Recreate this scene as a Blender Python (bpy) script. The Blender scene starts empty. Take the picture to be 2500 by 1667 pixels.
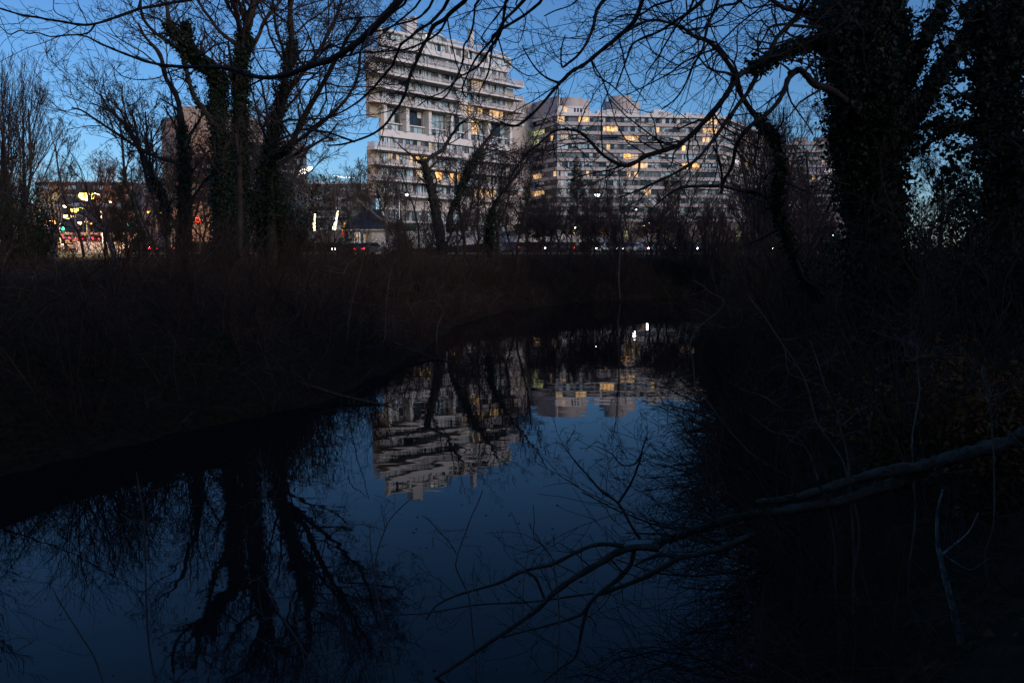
import bpy, math, random
import numpy as np
from mathutils import Vector, Matrix

R = math.radians
SC = bpy.context.scene
COL = SC.collection
rng = random.Random(11)
NPR = np.random.default_rng(7)

# ------------------------------------------------------------------ camera
F = 2000.0
CAMH = 3.8
HOR = 606.0
PITCH = math.atan((833.5 - HOR) / F)
cP, sP = math.cos(PITCH), math.sin(PITCH)
cam = bpy.data.cameras.new('camera')
cam.sensor_width = 36.0
cam.lens = F / 2500.0 * 36.0
cam.clip_start = 0.1
cam.clip_end = 6000
co = bpy.data.objects.new('camera', cam)
COL.objects.link(co)
co.location = (0, 0, CAMH)
co.rotation_euler = (math.pi / 2 - PITCH, 0, 0)
SC.camera = co


def P(px, py, D):
    u = (px - 1250) / F
    v = (833.5 - py) / F
    k = D / (cP + v * sP)
    return Vector((u * k, D, CAMH + k * (-sP + v * cP)))


def proj(p):
    x, y, z = p[0], p[1], p[2] - CAMH
    dep = y * cP - z * sP
    up = y * sP + z * cP
    return 1250 + F * x / dep, 833.5 - F * up / dep


REG = {'A': (0, 0, 2.6133), 'B': (800, 0, 2.6133), 'C': (1600, 0, 2.6133), 'Z1': (880, 30, 5.2267), 'Z2': (880, 320, 5.2267),
       'Z3': (1240, 220, 5.2267), 'Z4': (1640, 220, 5.2267), 'Z5': (0, 400, 5.2267), 'G': (1600, 1067, 2.6133), 'H': (0, 1067, 2.6133),
       'E': (800, 600, 2.6133), 'F': (1600, 500, 2.6133), 'D': (0, 500, 2.6133), 'W': (0, 0, 0.9408), 'N': (0, 0, 1.0), 'L': (900, 1100, 2.765), 'M': (1500, 1000, 2.351)}


def T(reg, pts):
    ox, oy, s = REG[reg]
    return [(ox + x / s, oy + y / s) for x, y in pts]


# ------------------------------------------------------------------ materials
def nt(name):
    m = bpy.data.materials.new(name)
    m.use_nodes = True
    t = m.node_tree
    b = t.nodes['Principled BSDF']
    return m, t, b


def mat(name, col, rough=0.8, var=0.0, scale=5.0, metal=0.0, spec=0.5, col2=None, bump=0.0, coord='Object', emit=None, estr=0.0, emask=0.0):
    m, t, b = nt(name)
    b.inputs['Base Color'].default_value = (*col, 1)
    b.inputs['Roughness'].default_value = rough
    b.inputs['Metallic'].default_value = metal
    b.inputs['Specular IOR Level'].default_value = spec
    if var > 0 or col2 or bump or emask:
        tc = t.nodes.new('ShaderNodeTexCoord')
        n = t.nodes.new('ShaderNodeTexNoise')
        n.inputs['Scale'].default_value = scale
        n.inputs['Detail'].default_value = 5
        n.inputs['Roughness'].default_value = .65
        t.links.new(tc.outputs[coord], n.inputs['Vector'])
        if var > 0 or col2:
            r = t.nodes.new('ShaderNodeValToRGB')
            c2 = col2 if col2 else tuple(min(1, c * (1 + var)) for c in col)
            c1 = col if col2 else tuple(c * (1 - var) for c in col)
            r.color_ramp.elements[0].position = .32
            r.color_ramp.elements[1].position = .68
            r.color_ramp.elements[0].color = (*c1, 1)
            r.color_ramp.elements[1].color = (*c2, 1)
            t.links.new(n.outputs['Fac'], r.inputs['Fac'])
            t.links.new(r.outputs['Color'], b.inputs['Base Color'])
        if bump:
            bp = t.nodes.new('ShaderNodeBump')
            bp.inputs['Strength'].default_value = bump
            bp.inputs['Distance'].default_value = .05
            t.links.new(n.outputs['Fac'], bp.inputs['Height'])
            t.links.new(bp.outputs['Normal'], b.inputs['Normal'])
    if emit:
        b.inputs['Emission Color'].default_value = (*emit, 1)
        b.inputs['Emission Strength'].default_value = estr
        if emask:
            mr = t.nodes.new('ShaderNodeMapRange')
            mr.inputs['From Min'].default_value = .3
            mr.inputs['From Max'].default_value = .7
            mr.inputs['To Min'].default_value = estr * (1 - emask)
            mr.inputs['To Max'].default_value = estr * (1 + emask)
            t.links.new(n.outputs['Fac'], mr.inputs['Value'])
            t.links.new(mr.outputs['Result'], b.inputs['Emission Strength'])
    return m


M = {}
M['bark'] = mat('bark', (.05, .042, .036), .9, .45, 9, bump=.6)
M['twig'] = mat('twig', (.052, .04, .037), .9, .3, 3)
M['twig_far'] = mat('twig_far', (.06, .046, .043), .9, .35, 1.2)
M['bark_far'] = mat('bark_far', (.05, .04, .034), .9, .4, 2)
M['bark_pale'] = mat('bark_pale', (.34, .3, .25), .85, col2=(.12, .105, .085), scale=4, bump=.4)
M['bark_silver'] = mat('bark_silver', (.13, .118, .1), .85, col2=(.05, .044, .038), scale=3, bump=.5)
M['bark_lichen'] = mat('bark_lichen', (.045, .031, .02), .9, col2=(.10, .09, .07), scale=13, bump=.6)
M['bark_blotch'] = mat('bark_blotch', (.035, .03, .026), .9, col2=(.24, .24, .21), scale=16, bump=.6)
M['glow_tinted_leaf'] = mat('glow_tinted_leaf', (.19, .075, .025), .9, .5, 2, spec=.1)  # orange lamp glow over the right bank is put into this leaf colour
M['stem'] = mat('stem', (.065, .04, .028), .9, .5, 1.5)
M['stem_pale'] = mat('stem_pale', (.14, .105, .085), .9, .4, 4)
M['ivy'] = mat('ivy', (.016, .03, .014), .6, .55, 2.2, spec=.25)
M['leaf_green'] = mat('leaf_green', (.045, .06, .025), .65, .5, 1.5, spec=.25)
M['needle'] = mat('needle', (.018, .028, .017), .8, .45, 1.0, spec=.2)
M['dead_leaf'] = mat('dead_leaf', (.075, .036, .016), .9, .5, 2)
M['concrete'] = mat('concrete', (.68, .65, .62), .85, .07, .35)
M['conc_trim'] = mat('conc_trim', (.75, .73, .70), .8, .06, .6)
M['conc_tan'] = mat('conc_tan', (.42, .37, .30), .85, .08, .4)
M['conc2'] = mat('conc2', (.50, .455, .43), .85, .08, .25)
M['conc3'] = mat('conc3', (.46, .40, .38), .85, .08, .25)
M['beige'] = mat('beige', (.40, .345, .29), .85, .12, .3)
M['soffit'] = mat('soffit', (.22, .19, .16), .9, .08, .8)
M['railing'] = mat('railing', (.72, .68, .65), .7, .05, 1)
M['pier'] = mat('pier', (.13, .12, .125), .6, .2, .5)
M['mullion'] = mat('mullion', (.035, .037, .04), .45)
M['p_dark'] = mat('p_dark', (.02, .03, .034), .07, .4, .4, spec=.5)
M['p_teal'] = mat('p_teal', (.40, .53, .56), .12, .22, .7, spec=.6, metal=.08)  # curtained glass, with mirrored western sky put into its pale colour
M['p_blue'] = mat('p_blue', (.60, .70, .73), .15, .15, .9, spec=.6, metal=.08)  # bright sky reflection is put into the base colour here too
M['p_grey'] = mat('p_grey', (.15, .165, .165), .15, .3, .6, spec=.7)
M['p_white'] = mat('p_white', (.62, .64, .61), .3, .1, .8)
M['p_warm'] = mat('p_warm', (.3, .25, .18), .4, emit=(1, .60, .27), estr=.85, scale=.9, emask=.75)
M['p_hot'] = mat('p_hot', (.3, .2, .1), .4, emit=(1, .50, .16), estr=1.7, scale=1.1, emask=.8)
M['p_soft'] = mat('p_soft', (.4, .34, .27), .4, emit=(1, .74, .48), estr=.38, scale=.9, emask=.6)
M['p_green'] = mat('p_green', (.3, .3, .2), .4, emit=(.85, .88, .42), estr=.5, scale=.9, emask=.75)
M['p_cool'] = mat('p_cool', (.4, .4, .4), .4, emit=(.93, .95, 1), estr=.9, scale=1.1, emask=.7)
M['p_violet'] = mat('p_violet', (.15, .13, .3), .4, emit=(.32, .28, .75), estr=.16)
for k_ in ('bark', 'twig', 'twig_far', 'bark_far', 'bark_pale', 'bark_silver', 'bark_lichen', 'bark_blotch', 'stem', 'stem_pale', 'dead_leaf'):
    M[k_].node_tree.nodes['Principled BSDF'].inputs['Specular IOR Level'].default_value = .12
PANES = ['p_dark', 'p_teal', 'p_blue', 'p_grey', 'p_white', 'p_warm', 'p_hot', 'p_soft', 'p_green', 'p_cool', 'p_violet']
M['white_wall'] = mat('white_wall', (.66, .67, .68), .8, .12, .6)
M['barrier'] = mat('barrier', (.62, .66, .72), .7, .06, 1.5)
M['roof_dark'] = mat('roof_dark', (.05, .055, .065), .7, .25, 2)
M['metal_dark'] = mat('metal_dark', (.05, .05, .05), .45, metal=.6)
M['metal_grey'] = mat('metal_grey', (.28, .28, .29), .4, metal=.7)
M['wood_pole'] = mat('wood_pole', (.22, .13, .07), .85, .25, 6)
M['asphalt'] = mat('asphalt', (.05, .05, .052), .85, .2, 3)
M['kerb'] = mat('kerb', (.3, .3, .29), .85, .1, 3)
M['paint'] = mat('paint', (.75, .75, .72), .7)
M['tyre'] = mat('tyre', (.02, .02, .02), .9)
M['rim'] = mat('rim', (.4, .4, .42), .3, metal=.9)
M['car_glass'] = mat('car_glass', (.015, .02, .025), .05, spec=.8)
M['brick_red'] = mat('brick_red', (.28, .12, .07), .9, .2, 3)


def emis(name, col, s):
    k = (name,)
    if k not in M:
        m, t, b = nt(name)
        b.inputs['Base Color'].default_value = (*col, 1)
        b.inputs['Emission Color'].default_value = (*col, 1)
        b.inputs['Emission Strength'].default_value = s
        M[k] = m
    return M[k]


# ------------------------------------------------------------------ object helpers
def tag(o, label=None, cat=None, group=None, kind=None):
    if label: o['label'] = label
    if cat: o['category'] = cat
    if group: o['group'] = group
    if kind: o['kind'] = kind
    return o


def empty(name, loc, rz=0, label=None, cat=None, group=None):
    o = bpy.data.objects.new(name, None)
    COL.objects.link(o)
    o.location = loc
    o.rotation_euler = (0, 0, rz)
    o.empty_display_size = .3
    return tag(o, label, cat, group)


def link(name, me, parent=None):
    o = bpy.data.objects.new(name, me)
    COL.objects.link(o)
    if parent is not None:
        o.parent = parent
    return o


def copy_tree(root):
    c = root.copy()
    COL.objects.link(c)
    for ch in list(root.children):
        d = ch.copy()
        COL.objects.link(d)
        d.parent = c
        for g in list(ch.children):
            e = g.copy()
            COL.objects.link(e)
            e.parent = d
    return c


def np_mesh(name, V, loops, totals, mats, mi=None, smooth=True):
    me = bpy.data.meshes.new(name)
    V = np.asarray(V, dtype=np.float32)
    loops = np.asarray(loops, dtype=np.int32)
    totals = np.asarray(totals, dtype=np.int32)
    me.vertices.add(len(V))
    me.vertices.foreach_set('co', V.ravel())
    me.loops.add(len(loops))
    me.loops.foreach_set('vertex_index', loops)
    me.polygons.add(len(totals))
    st = np.concatenate(([0], np.cumsum(totals)[:-1])).astype(np.int32)
    me.polygons.foreach_set('loop_start', st)
    me.polygons.foreach_set('loop_total', totals)
    for m in mats:
        me.materials.append(m)
    if mi is not None:
        me.polygons.foreach_set('material_index', np.asarray(mi, dtype=np.int32))
    me.polygons.foreach_set('use_smooth', np.full(len(totals), smooth, dtype=bool))
    me.update(calc_edges=True)
    me.validate()
    return me


def tubes_arr(branches, sides):
    """branches: list of (pts, radii) -> V, loops"""
    n = sum(len(b[0]) for b in branches)
    Pn = np.empty((n, 3))
    Rn = np.empty(n)
    bid = np.empty(n, dtype=np.int64)
    i = 0
    firsts = []
    for k, (pts, rad) in enumerate(branches):
        m = len(pts)
        Pn[i:i + m] = pts
        Rn[i:i + m] = rad
        bid[i:i + m] = k
        firsts.append(i)
        i += m
    same_next = np.zeros(n, dtype=bool)
    same_next[:-1] = bid[1:] == bid[:-1]
    same_prev = np.zeros(n, dtype=bool)
    same_prev[1:] = same_next[:-1]
    nx = np.arange(n)
    pv = np.arange(n)
    nx[same_next] += 1
    pv[same_prev] -= 1
    Tn = Pn[nx] - Pn[pv]
    Tn /= np.maximum(np.linalg.norm(Tn, axis=1, keepdims=True), 1e-9)
    firsts = np.array(firsts)
    lasts = np.concatenate((firsts[1:] - 1, [n - 1]))
    avg = Pn[lasts] - Pn[firsts]
    ax = np.argmin(np.abs(avg), axis=1)
    ref = np.eye(3)[ax][bid]
    N = ref - (ref * Tn).sum(1, keepdims=True) * Tn
    N /= np.maximum(np.linalg.norm(N, axis=1, keepdims=True), 1e-9)
    B = np.cross(Tn, N)
    a = np.arange(sides) * 2 * np.pi / sides
    RR = Rn[:, None] * (1 + (NPR.uniform(-.14, .14, (n, sides)) if sides >= 8 else 0))
    V = Pn[:, None, :] + RR[:, :, None] * (np.cos(a)[None, :, None] * N[:, None, :] + np.sin(a)[None, :, None] * B[:, None, :])
    V = V.reshape(-1, 3)
    idx = np.nonzero(same_next)[0]
    j = np.arange(sides)
    j2 = (j + 1) % sides
    a0 = idx[:, None] * sides + j[None]
    a1 = idx[:, None] * sides + j2[None]
    b1 = (idx[:, None] + 1) * sides + j2[None]
    b0 = (idx[:, None] + 1) * sides + j[None]
    L = np.stack((a0, a1, b1, b0), axis=2).reshape(-1)
    return V, L


def tubes_obj(name, groups, mats, parent=None):
    """groups: list of (branches, sides, material index)"""
    Vs, Ls, MI = [], [], []
    off = 0
    for br, sides, mi in groups:
        if not br: continue
        V, L = tubes_arr(br, sides)
        Vs.append(V)
        Ls.append(L + off)
        MI.append(np.full(len(L) // 4, mi))
        off += len(V)
    V = np.concatenate(Vs)
    L = np.concatenate(Ls)
    MI = np.concatenate(MI)
    me = np_mesh(name, V, L, np.full(len(L) // 4, 4), mats, MI)
    return link(name, me, parent)


LEAF = np.array([(0, -.15, 0), (.45, -.05, .05), (.32, .35, .04), (0, .95, -.06), (-.32, .35, .04), (-.45, -.05, .05)])


def leaves_arr(pos, size, upbias=.0, out=None, shape=LEAF):
    """leaf polygons at pos (N,3)"""
    n = len(pos)
    X = NPR.normal(size=(n, 3))
    if out is not None:
        X = X * .7 + out
    X /= np.linalg.norm(X, axis=1, keepdims=True)  # normal
    Y = NPR.normal(size=(n, 3))
    Y[:, 2] -= upbias
    Y -= (Y * X).sum(1, keepdims=True) * X
    Y /= np.linalg.norm(Y, axis=1, keepdims=True)
    Z = np.cross(X, Y)
    s = np.asarray(size) * NPR.uniform(.45, 1.6, n)
    k = len(shape)
    V = pos[:, None, :] + s[:, None, None] * (shape[None, :, 0:1] * Z[:, None, :] + shape[None, :, 1:2] * Y[:, None, :] + shape[None, :, 2:3] * X[:, None, :])
    V = V.reshape(-1, 3)
    L = np.arange(n * k)
    return V, L, np.full(n, k)


def leaves_obj(name, pos, size, m, parent=None, upbias=.4, out=None):
    V, L, Tt = leaves_arr(np.asarray(pos), size, upbias, out)
    return link(name, np_mesh(name, V, L, Tt, [m], smooth=False), parent)


class MB:
    def __init__(self, mats):
        self.v, self.f, self.m, self.mats = [], [], [], mats

    def quad(self, a, b, c, d, mi=0):
        i = len(self.v)
        self.v += [a, b, c, d]
        self.f.append((i, i + 1, i + 2, i + 3))
        self.m.append(mi)

    def poly(self, pts, mi=0):
        i = len(self.v)
        self.v += pts
        self.f.append(tuple(range(i, i + len(pts))))
        self.m.append(mi)

    def hexa(self, p, mi=0):
        i = len(self.v)
        self.v += p
        for q in ((0, 3, 2, 1), (4, 5, 6, 7), (0, 1, 5, 4), (1, 2, 6, 5), (2, 3, 7, 6), (3, 0, 4, 7)):
            self.f.append(tuple(i + k for k in q))
            self.m.append(mi)

    def box(self, x0, x1, y0, y1, z0, z1, mi=0):
        self.hexa([(x0, y0, z0), (x1, y0, z0), (x1, y1, z0), (x0, y1, z0), (x0, y0, z1), (x1, y0, z1), (x1, y1, z1), (x0, y1, z1)], mi)

    def prism(self, pts, z0, z1, mi=0):
        """pts ccw (x,y)"""
        n = len(pts)
        i = len(self.v)
        self.v += [(x, y, z0) for x, y in pts] + [(x, y, z1) for x, y in pts]
        self.f.append(tuple(i + n + k for k in range(n)))
        self.f.append(tuple(i + n - 1 - k for k in range(n)))
        self.m += [mi, mi]
        for k in range(n):
            k2 = (k + 1) % n
            self.f.append((i + k, i + k2, i + n + k2, i + n + k))
            self.m.append(mi)

    def lathe(self, c, prof, n=12, mi=0, axis='z'):
        """prof: list of (r,h)"""
        i = len(self.v)
        for r, h in prof:
            for k in range(n):
                a = 2 * math.pi * k / n
                if axis == 'z': self.v.append((c[0] + r * math.cos(a), c[1] + r * math.sin(a), c[2] + h))
                elif axis == 'y': self.v.append((c[0] + r * math.cos(a), c[1] + h, c[2] + r * math.sin(a)))
                else: self.v.append((c[0] + h, c[1] + r * math.cos(a), c[2] + r * math.sin(a)))
        for j in range(len(prof) - 1):
            for k in range(n):
                k2 = (k + 1) % n
                self.f.append((i + j * n + k, i + j * n + k2, i + (j + 1) * n + k2, i + (j + 1) * n + k))
                self.m.append(mi)
        self.f.append(tuple(i + n - 1 - k for k in range(n)))
        self.f.append(tuple(i + (len(prof) - 1) * n + k for k in range(n)))
        self.m += [mi, mi]

    def build(self, name, parent=None, smooth=False, bevel=0):
        me = bpy.data.meshes.new(name)
        me.from_pydata([tuple(p) for p in self.v], [], self.f)
        for m in self.mats: me.materials.append(m)
        me.polygons.foreach_set('material_index', self.m)
        if smooth:
            me.polygons.foreach_set('use_smooth', [True] * len(self.f))
        me.update()
        o = link(name, me, parent)
        if bevel:
            b = o.modifiers.new('bevel', 'BEVEL')
            b.width = bevel
            b.segments = 2
            b.limit_method = 'ANGLE'
        return o


# ------------------------------------------------------------------ terrain and water
LSH = [(-60, -40), (-14, 6), (-8.6, 13.6), (-6.6, 17), (-4.9, 19.5), (-3.8, 26), (-3.3, 33), (-2.9, 40), (-.5, 50), (5, 58), (14, 65), (40, 76), (120, 90)]
RSH = [(120, 74), (60, 60), (26, 51), (14, 45), (9.6, 38), (6.8, 30), (4.9, 20), (3.9, 14), (3.1, 10), (2.4, 7.2), (.6, 4.2), (-4, 1.6), (-15, -8), (-30, -40)]
CREEK = np.array(LSH + RSH, dtype=float)
ZP = 3.0


def vnoise(x, y):
    return (np.sin(x * .9 + 1.3 * np.sin(y * .7)) * .5 + np.sin(x * 2.1 - y * 1.7 + 2 * np.sin(x * .5)) * .3 + np.sin(y * 3.3 + x * 1.9) * .2)


def sstep(t):
    t = np.clip(t, 0, 1)
    return t * t * (3 - 2 * t)


def hz_np(x, y):
    d = np.full(x.shape, 1e9)
    ins = np.zeros(x.shape, dtype=bool)
    n = len(CREEK)
    for i in range(n):
        ax, ay = CREEK[i]
        bx, by = CREEK[(i + 1) % n]
        dx, dy = bx - ax, by - ay
        t = np.clip(((x - ax) * dx + (y - ay) * dy) / (dx * dx + dy * dy), 0, 1)
        d = np.minimum(d, np.hypot(x - ax - t * dx, y - ay - t * dy))
        cond = ((ay > y) != (by > y))
        with np.errstate(divide='ignore', invalid='ignore'):
            xi = (bx - ax) * (y - ay) / (by - ay + 1e-12) + ax
        ins ^= cond & (x < xi)
    nz = vnoise(x, y)
    d = d + nz * .5 + .22 * np.sin(x * 5.1 + 2 * np.sin(y * 3.7)) * np.sin(y * 4.3)
    right = (x > 0) & (y < 46) | (y < 3)
    W = np.where(right, 6.0, 8.5)
    H = np.where(right, 2.55, ZP)
    fade = np.clip((75 - np.hypot(x, y)) / 25, 0, 1)
    out = H * (1 - (1 - np.clip(d / W, 0, 1)) ** 1.8) + nz * .12 * fade * np.clip(d / 2, 0, 1)
    inn = -np.clip(d * .5, 0, 1.2) - .02
    h = np.where(ins, inn, np.maximum(out, .03))
    # bank behind the parkway
    h = h + 1.75 * sstep((y - 122.5) / 5.5) * sstep((x + 24) / 8) * sstep((60 - x) / 10 + .5) * (y < 400)
    # street climbing behind the junction
    h = h + sstep((y - 150) / 30) * 2.2 * sstep((-x - 36) / 10)
    return h


def hz(x, y):
    return float(hz_np(np.array([float(x)]), np.array([float(y)]))[0])


def gridaxis(fine0, fine1, step, far0, far1):
    a = list(np.arange(fine0, fine1 + 1e-6, step))
    s = step
    v = fine1
    while v < far1:
        s *= 1.25
        v += s
        a.append(min(v, far1))
    s = step
    v = fine0
    b = []
    while v > far0:
        s *= 1.25
        v -= s
        b.append(max(v, far0))
    return np.array(b[::-1] + a)


xs = gridaxis(-36, 36, .45, -3500, 3500)
ys = gridaxis(-6, 66, .45, -1500, 4500)
ys = np.array(sorted(set(list(ys) + list(np.arange(70, 200, 2.5)))))
X, Y = np.meshgrid(xs, ys)
Z = hz_np(X, Y)
nx_, ny_ = len(xs), len(ys)
Vg = np.stack((X, Y, Z), axis=2).reshape(-1, 3)
ii = (np.arange(ny_ - 1)[:, None] * nx_ + np.arange(nx_ - 1)[None]).reshape(-1)
Lg = np.stack((ii, ii + 1, ii + nx_ + 1, ii + nx_), axis=1).reshape(-1)

gm, gt, gb = nt('soil_and_litter')
tc = gt.nodes.new('ShaderNodeTexCoord')
n1 = gt.nodes.new('ShaderNodeTexNoise'); n1.inputs['Scale'].default_value = .35; n1.inputs['Detail'].default_value = 8
n2 = gt.nodes.new('ShaderNodeTexNoise'); n2.inputs['Scale'].default_value = 9; n2.inputs['Detail'].default_value = 6
for n in (n1, n2): gt.links.new(tc.outputs['Object'], n.inputs['Vector'])
r1 = gt.nodes.new('ShaderNodeValToRGB')
r1.color_ramp.elements[0].position = .4; r1.color_ramp.elements[0].color = (.034, .024, .018, 1)
r1.color_ramp.elements[1].position = .62; r1.color_ramp.elements[1].color = (.022, .026, .013, 1)
r2 = gt.nodes.new('ShaderNodeValToRGB')
r2.color_ramp.elements[0].position = .35; r2.color_ramp.elements[0].color = (.4, .4, .4, 1)
r2.color_ramp.elements[1].position = .7; r2.color_ramp.elements[1].color = (1.3, 1.15, 1.0, 1)
mx = gt.nodes.new('ShaderNodeMix'); mx.data_type = 'RGBA'; mx.blend_type = 'MULTIPLY'; mx.inputs['Factor'].default_value = 1
gt.links.new(n1.outputs['Fac'], r1.inputs['Fac'])
gt.links.new(n2.outputs['Fac'], r2.inputs['Fac'])
gt.links.new(r1.outputs['Color'], mx.inputs['A'])
gt.links.new(r2.outputs['Color'], mx.inputs['B'])
gt.links.new(mx.outputs['Result'], gb.inputs['Base Color'])
gb.inputs['Roughness'].default_value = .95
gb.inputs['Specular IOR Level'].default_value = .1
bp = gt.nodes.new('ShaderNodeBump'); bp.inputs['Strength'].default_value = .7; bp.inputs['Distance'].default_value = .06
gt.links.new(n2.outputs['Fac'], bp.inputs['Height'])
gt.links.new(bp.outputs['Normal'], gb.inputs['Normal'])
g = link('ground', np_mesh('ground', Vg, Lg, np.full(len(ii), 4), [gm]))
tag(g, 'dark leaf-littered earth of the creek banks and the flat park beyond', 'ground', kind='structure')

wm, wt, wb = nt('creek_water')
wb.inputs['Base Color'].default_value = (.006, .008, .009, 1)
wb.inputs['Roughness'].default_value = .015
wb.inputs['IOR'].default_value = 1.195
tc = wt.nodes.new('ShaderNodeTexCoord')
mp = wt.nodes.new('ShaderNodeMapping'); mp.inputs['Scale'].default_value = (.55, 1.0, 1)
wn = wt.nodes.new('ShaderNodeTexNoise'); wn.inputs['Scale'].default_value = 1.1; wn.inputs['Detail'].default_value = 2.5
wn2 = wt.nodes.new('ShaderNodeTexNoise'); wn2.inputs['Scale'].default_value = .22; wn2.inputs['Detail'].default_value = 1
wt.links.new(tc.outputs['Object'], mp.inputs['Vector'])
wt.links.new(mp.outputs['Vector'], wn.inputs['Vector'])
wt.links.new(mp.outputs['Vector'], wn2.inputs['Vector'])
ad = wt.nodes.new('ShaderNodeMath'); ad.operation = 'MULTIPLY_ADD'; ad.inputs[1].default_value = 3.0
wt.links.new(wn2.outputs['Fac'], ad.inputs[0])
wt.links.new(wn.outputs['Fac'], ad.inputs[2])
bp = wt.nodes.new('ShaderNodeBump'); bp.inputs['Strength'].default_value = .055; bp.inputs['Distance'].default_value = .055
wt.links.new(ad.outputs['Value'], bp.inputs['Height'])
wt.links.new(bp.outputs['Normal'], wb.inputs['Normal'])
mb = MB([wm])
mb.quad((-60, -40, 0), (120, -40, 0), (120, 95, 0), (-60, 95, 0))
tag(mb.build('water'), 'still dark creek water reflecting the blue evening sky and the lit buildings', 'water', kind='structure')

# ------------------------------------------------------------------ world and sun
SUN_AZ, SUN_EL = 136.0, 14.0     # clockwise from +Y (behind the camera, to its right)
w = bpy.data.worlds.new('World')
SC.world = w
w.use_nodes = True
t = w.node_tree
bg = t.nodes['Background']
sky = t.nodes.new('ShaderNodeTexSky')
sky.sky_type = 'NISHITA'
sky.sun_disc = False
sky.sun_elevation = R(SUN_EL)
sky.sun_rotation = R(SUN_AZ)
sky.air_density = 1.0
sky.dust_density = 0.0
sky.ozone_density = 7.0
mxw = t.nodes.new('ShaderNodeMix'); mxw.data_type = 'RGBA'; mxw.blend_type = 'MULTIPLY'; mxw.inputs['Factor'].default_value = 1
mxw.inputs['B'].default_value = (1.05, .97, .93, 1)
t.links.new(sky.outputs['Color'], mxw.inputs['A'])
t.links.new(mxw.outputs['Result'], bg.inputs['Color'])
bg.inputs['Strength'].default_value = .14
sl = bpy.data.lights.new('sun', 'SUN')
sl.energy = 1.9
sl.angle = R(25)
sl.color = (1.0, .79, .69)
so = bpy.data.objects.new('sun', sl)
COL.objects.link(so)
a = R(SUN_AZ)
sd = Vector((math.sin(a) * math.cos(R(SUN_EL)), math.cos(a) * math.cos(R(SUN_EL)), math.sin(R(SUN_EL))))
so.rotation_euler = sd.to_track_quat('Z', 'Y').to_euler()
so.location = (0, -50, 60)

SC.view_settings.view_transform = 'Standard'
SC.view_settings.look = 'None'
SC.view_settings.exposure = 0
SC.view_settings.gamma = 1
SC.render.engine = 'CYCLES'
SC.cycles.max_bounces = 6
SC.cycles.diffuse_bounces = 2
SC.cycles.glossy_bounces = 3
SC.cycles.transparent_max_bounces = 4
SC.cycles.caustics_reflective = False
SC.cycles.caustics_refractive = False
SC.cycles.sample_clamp_indirect = 3
SC.cycles.use_denoising = True

# ------------------------------------------------------------------ branch machinery
def rv(r=rng):
    return Vector((r.gauss(0, 1), r.gauss(0, 1), r.gauss(0, 1)))


def grow(out, p, d, L, r, lvl, q):
    """q: dict wob, trop, ratio, n (list by level), ang, rmin, taper"""
    seg = q.get('seg', 5) if lvl > 0 else q.get('seg0', 4)
    step = L / seg
    pts = [p.copy()]
    wob = q['wob']
    trop = q['trop']
    d = d.normalized()
    ds = []
    for i in range(seg):
        d = (d + rv() * wob + Vector((0, 0, trop))).normalized()
        p = p + d * step * rng.uniform(.8, 1.2)
        pts.append(p.copy())
        ds.append(d)
    r1 = max(r * q.get('taper', .45), q['rmin'] * .7)
    out.append((pts, [max(q['rmin'] * .7, r + (r1 - r) * i / seg) for i in range(seg + 1)], lvl))
    if lvl <= 0:
        return
    k = q['n'][lvl]
    for j in range(k):
        tt = q.get('t0', .25) + (1 - q.get('t0', .25)) * (j + rng.random()) / k
        tt = min(tt, .999)
        i = int(tt * seg)
        fr = tt * seg - i
        b = pts[i].lerp(pts[i + 1], fr)
        ax = ds[i].orthogonal().normalized()
        ax.rotate(Matrix.Rotation(rng.random() * 6.283, 3, ds[i]))
        an = q['ang'] * rng.uniform(.6, 1.35)
        nd = ds[i] * math.cos(an) + ax * math.sin(an)
        rr = max(q['rmin'], (r + (r1 - r) * tt) * q.get('rr', .55))
        grow(out, b, nd, L * q['ratio'] * (1.15 - .5 * tt) * rng.uniform(.6, 1.25), rr, lvl - 1, q)


def catmull(pts, per=5):
    n = len(pts)
    out = []
    for i in range(n - 1):
        p0 = pts[max(i - 1, 0)]; p1 = pts[i]; p2 = pts[i + 1]; p3 = pts[min(i + 2, n - 1)]
        for k in range(per):
            s = k / per
            out.append(.5 * ((2 * p1) + (p2 - p0) * s + (2 * p0 - 5 * p1 + 4 * p2 - p3) * s * s + (3 * p1 - p0 - 3 * p2 + p3) * s ** 3))
    out.append(pts[-1].copy())
    return out


def limb(reg, pts, D, wd, per=4, knob=.15, jit=.0, depthwave=.35):
    """trace -> (pts3d, radii). D: depth or (start,end). wd: crop-pixel width or (start,end)"""
    sc = REG[reg][2]
    D0, D1 = D if isinstance(D, tuple) else (D, D)
    w0, w1 = wd if isinstance(wd, tuple) else (wd, wd)
    tp = T(reg, pts)
    n = len(tp)
    ph = rng.random() * 6
    c = []
    for i, (x, y) in enumerate(tp):
        s = i / (n - 1)
        dd = D0 + (D1 - D0) * s + depthwave * math.sin(ph + s * 5) * (1 if n > 2 else 0)
        c.append(P(x, y, dd))
    c = catmull(c, per)
    m = len(c)
    rad = []
    for i in range(m):
        s = i / (m - 1)
        wpx = (w0 + (w1 - w0) * s) / sc
        r = wpx / 2 / F * c[i].y
        rad.append(r * (1 + rng.uniform(-knob, knob)))
        if jit and 0 < i < m - 1:
            c[i] = c[i] + rv() * r * jit
    return c, rad


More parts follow.
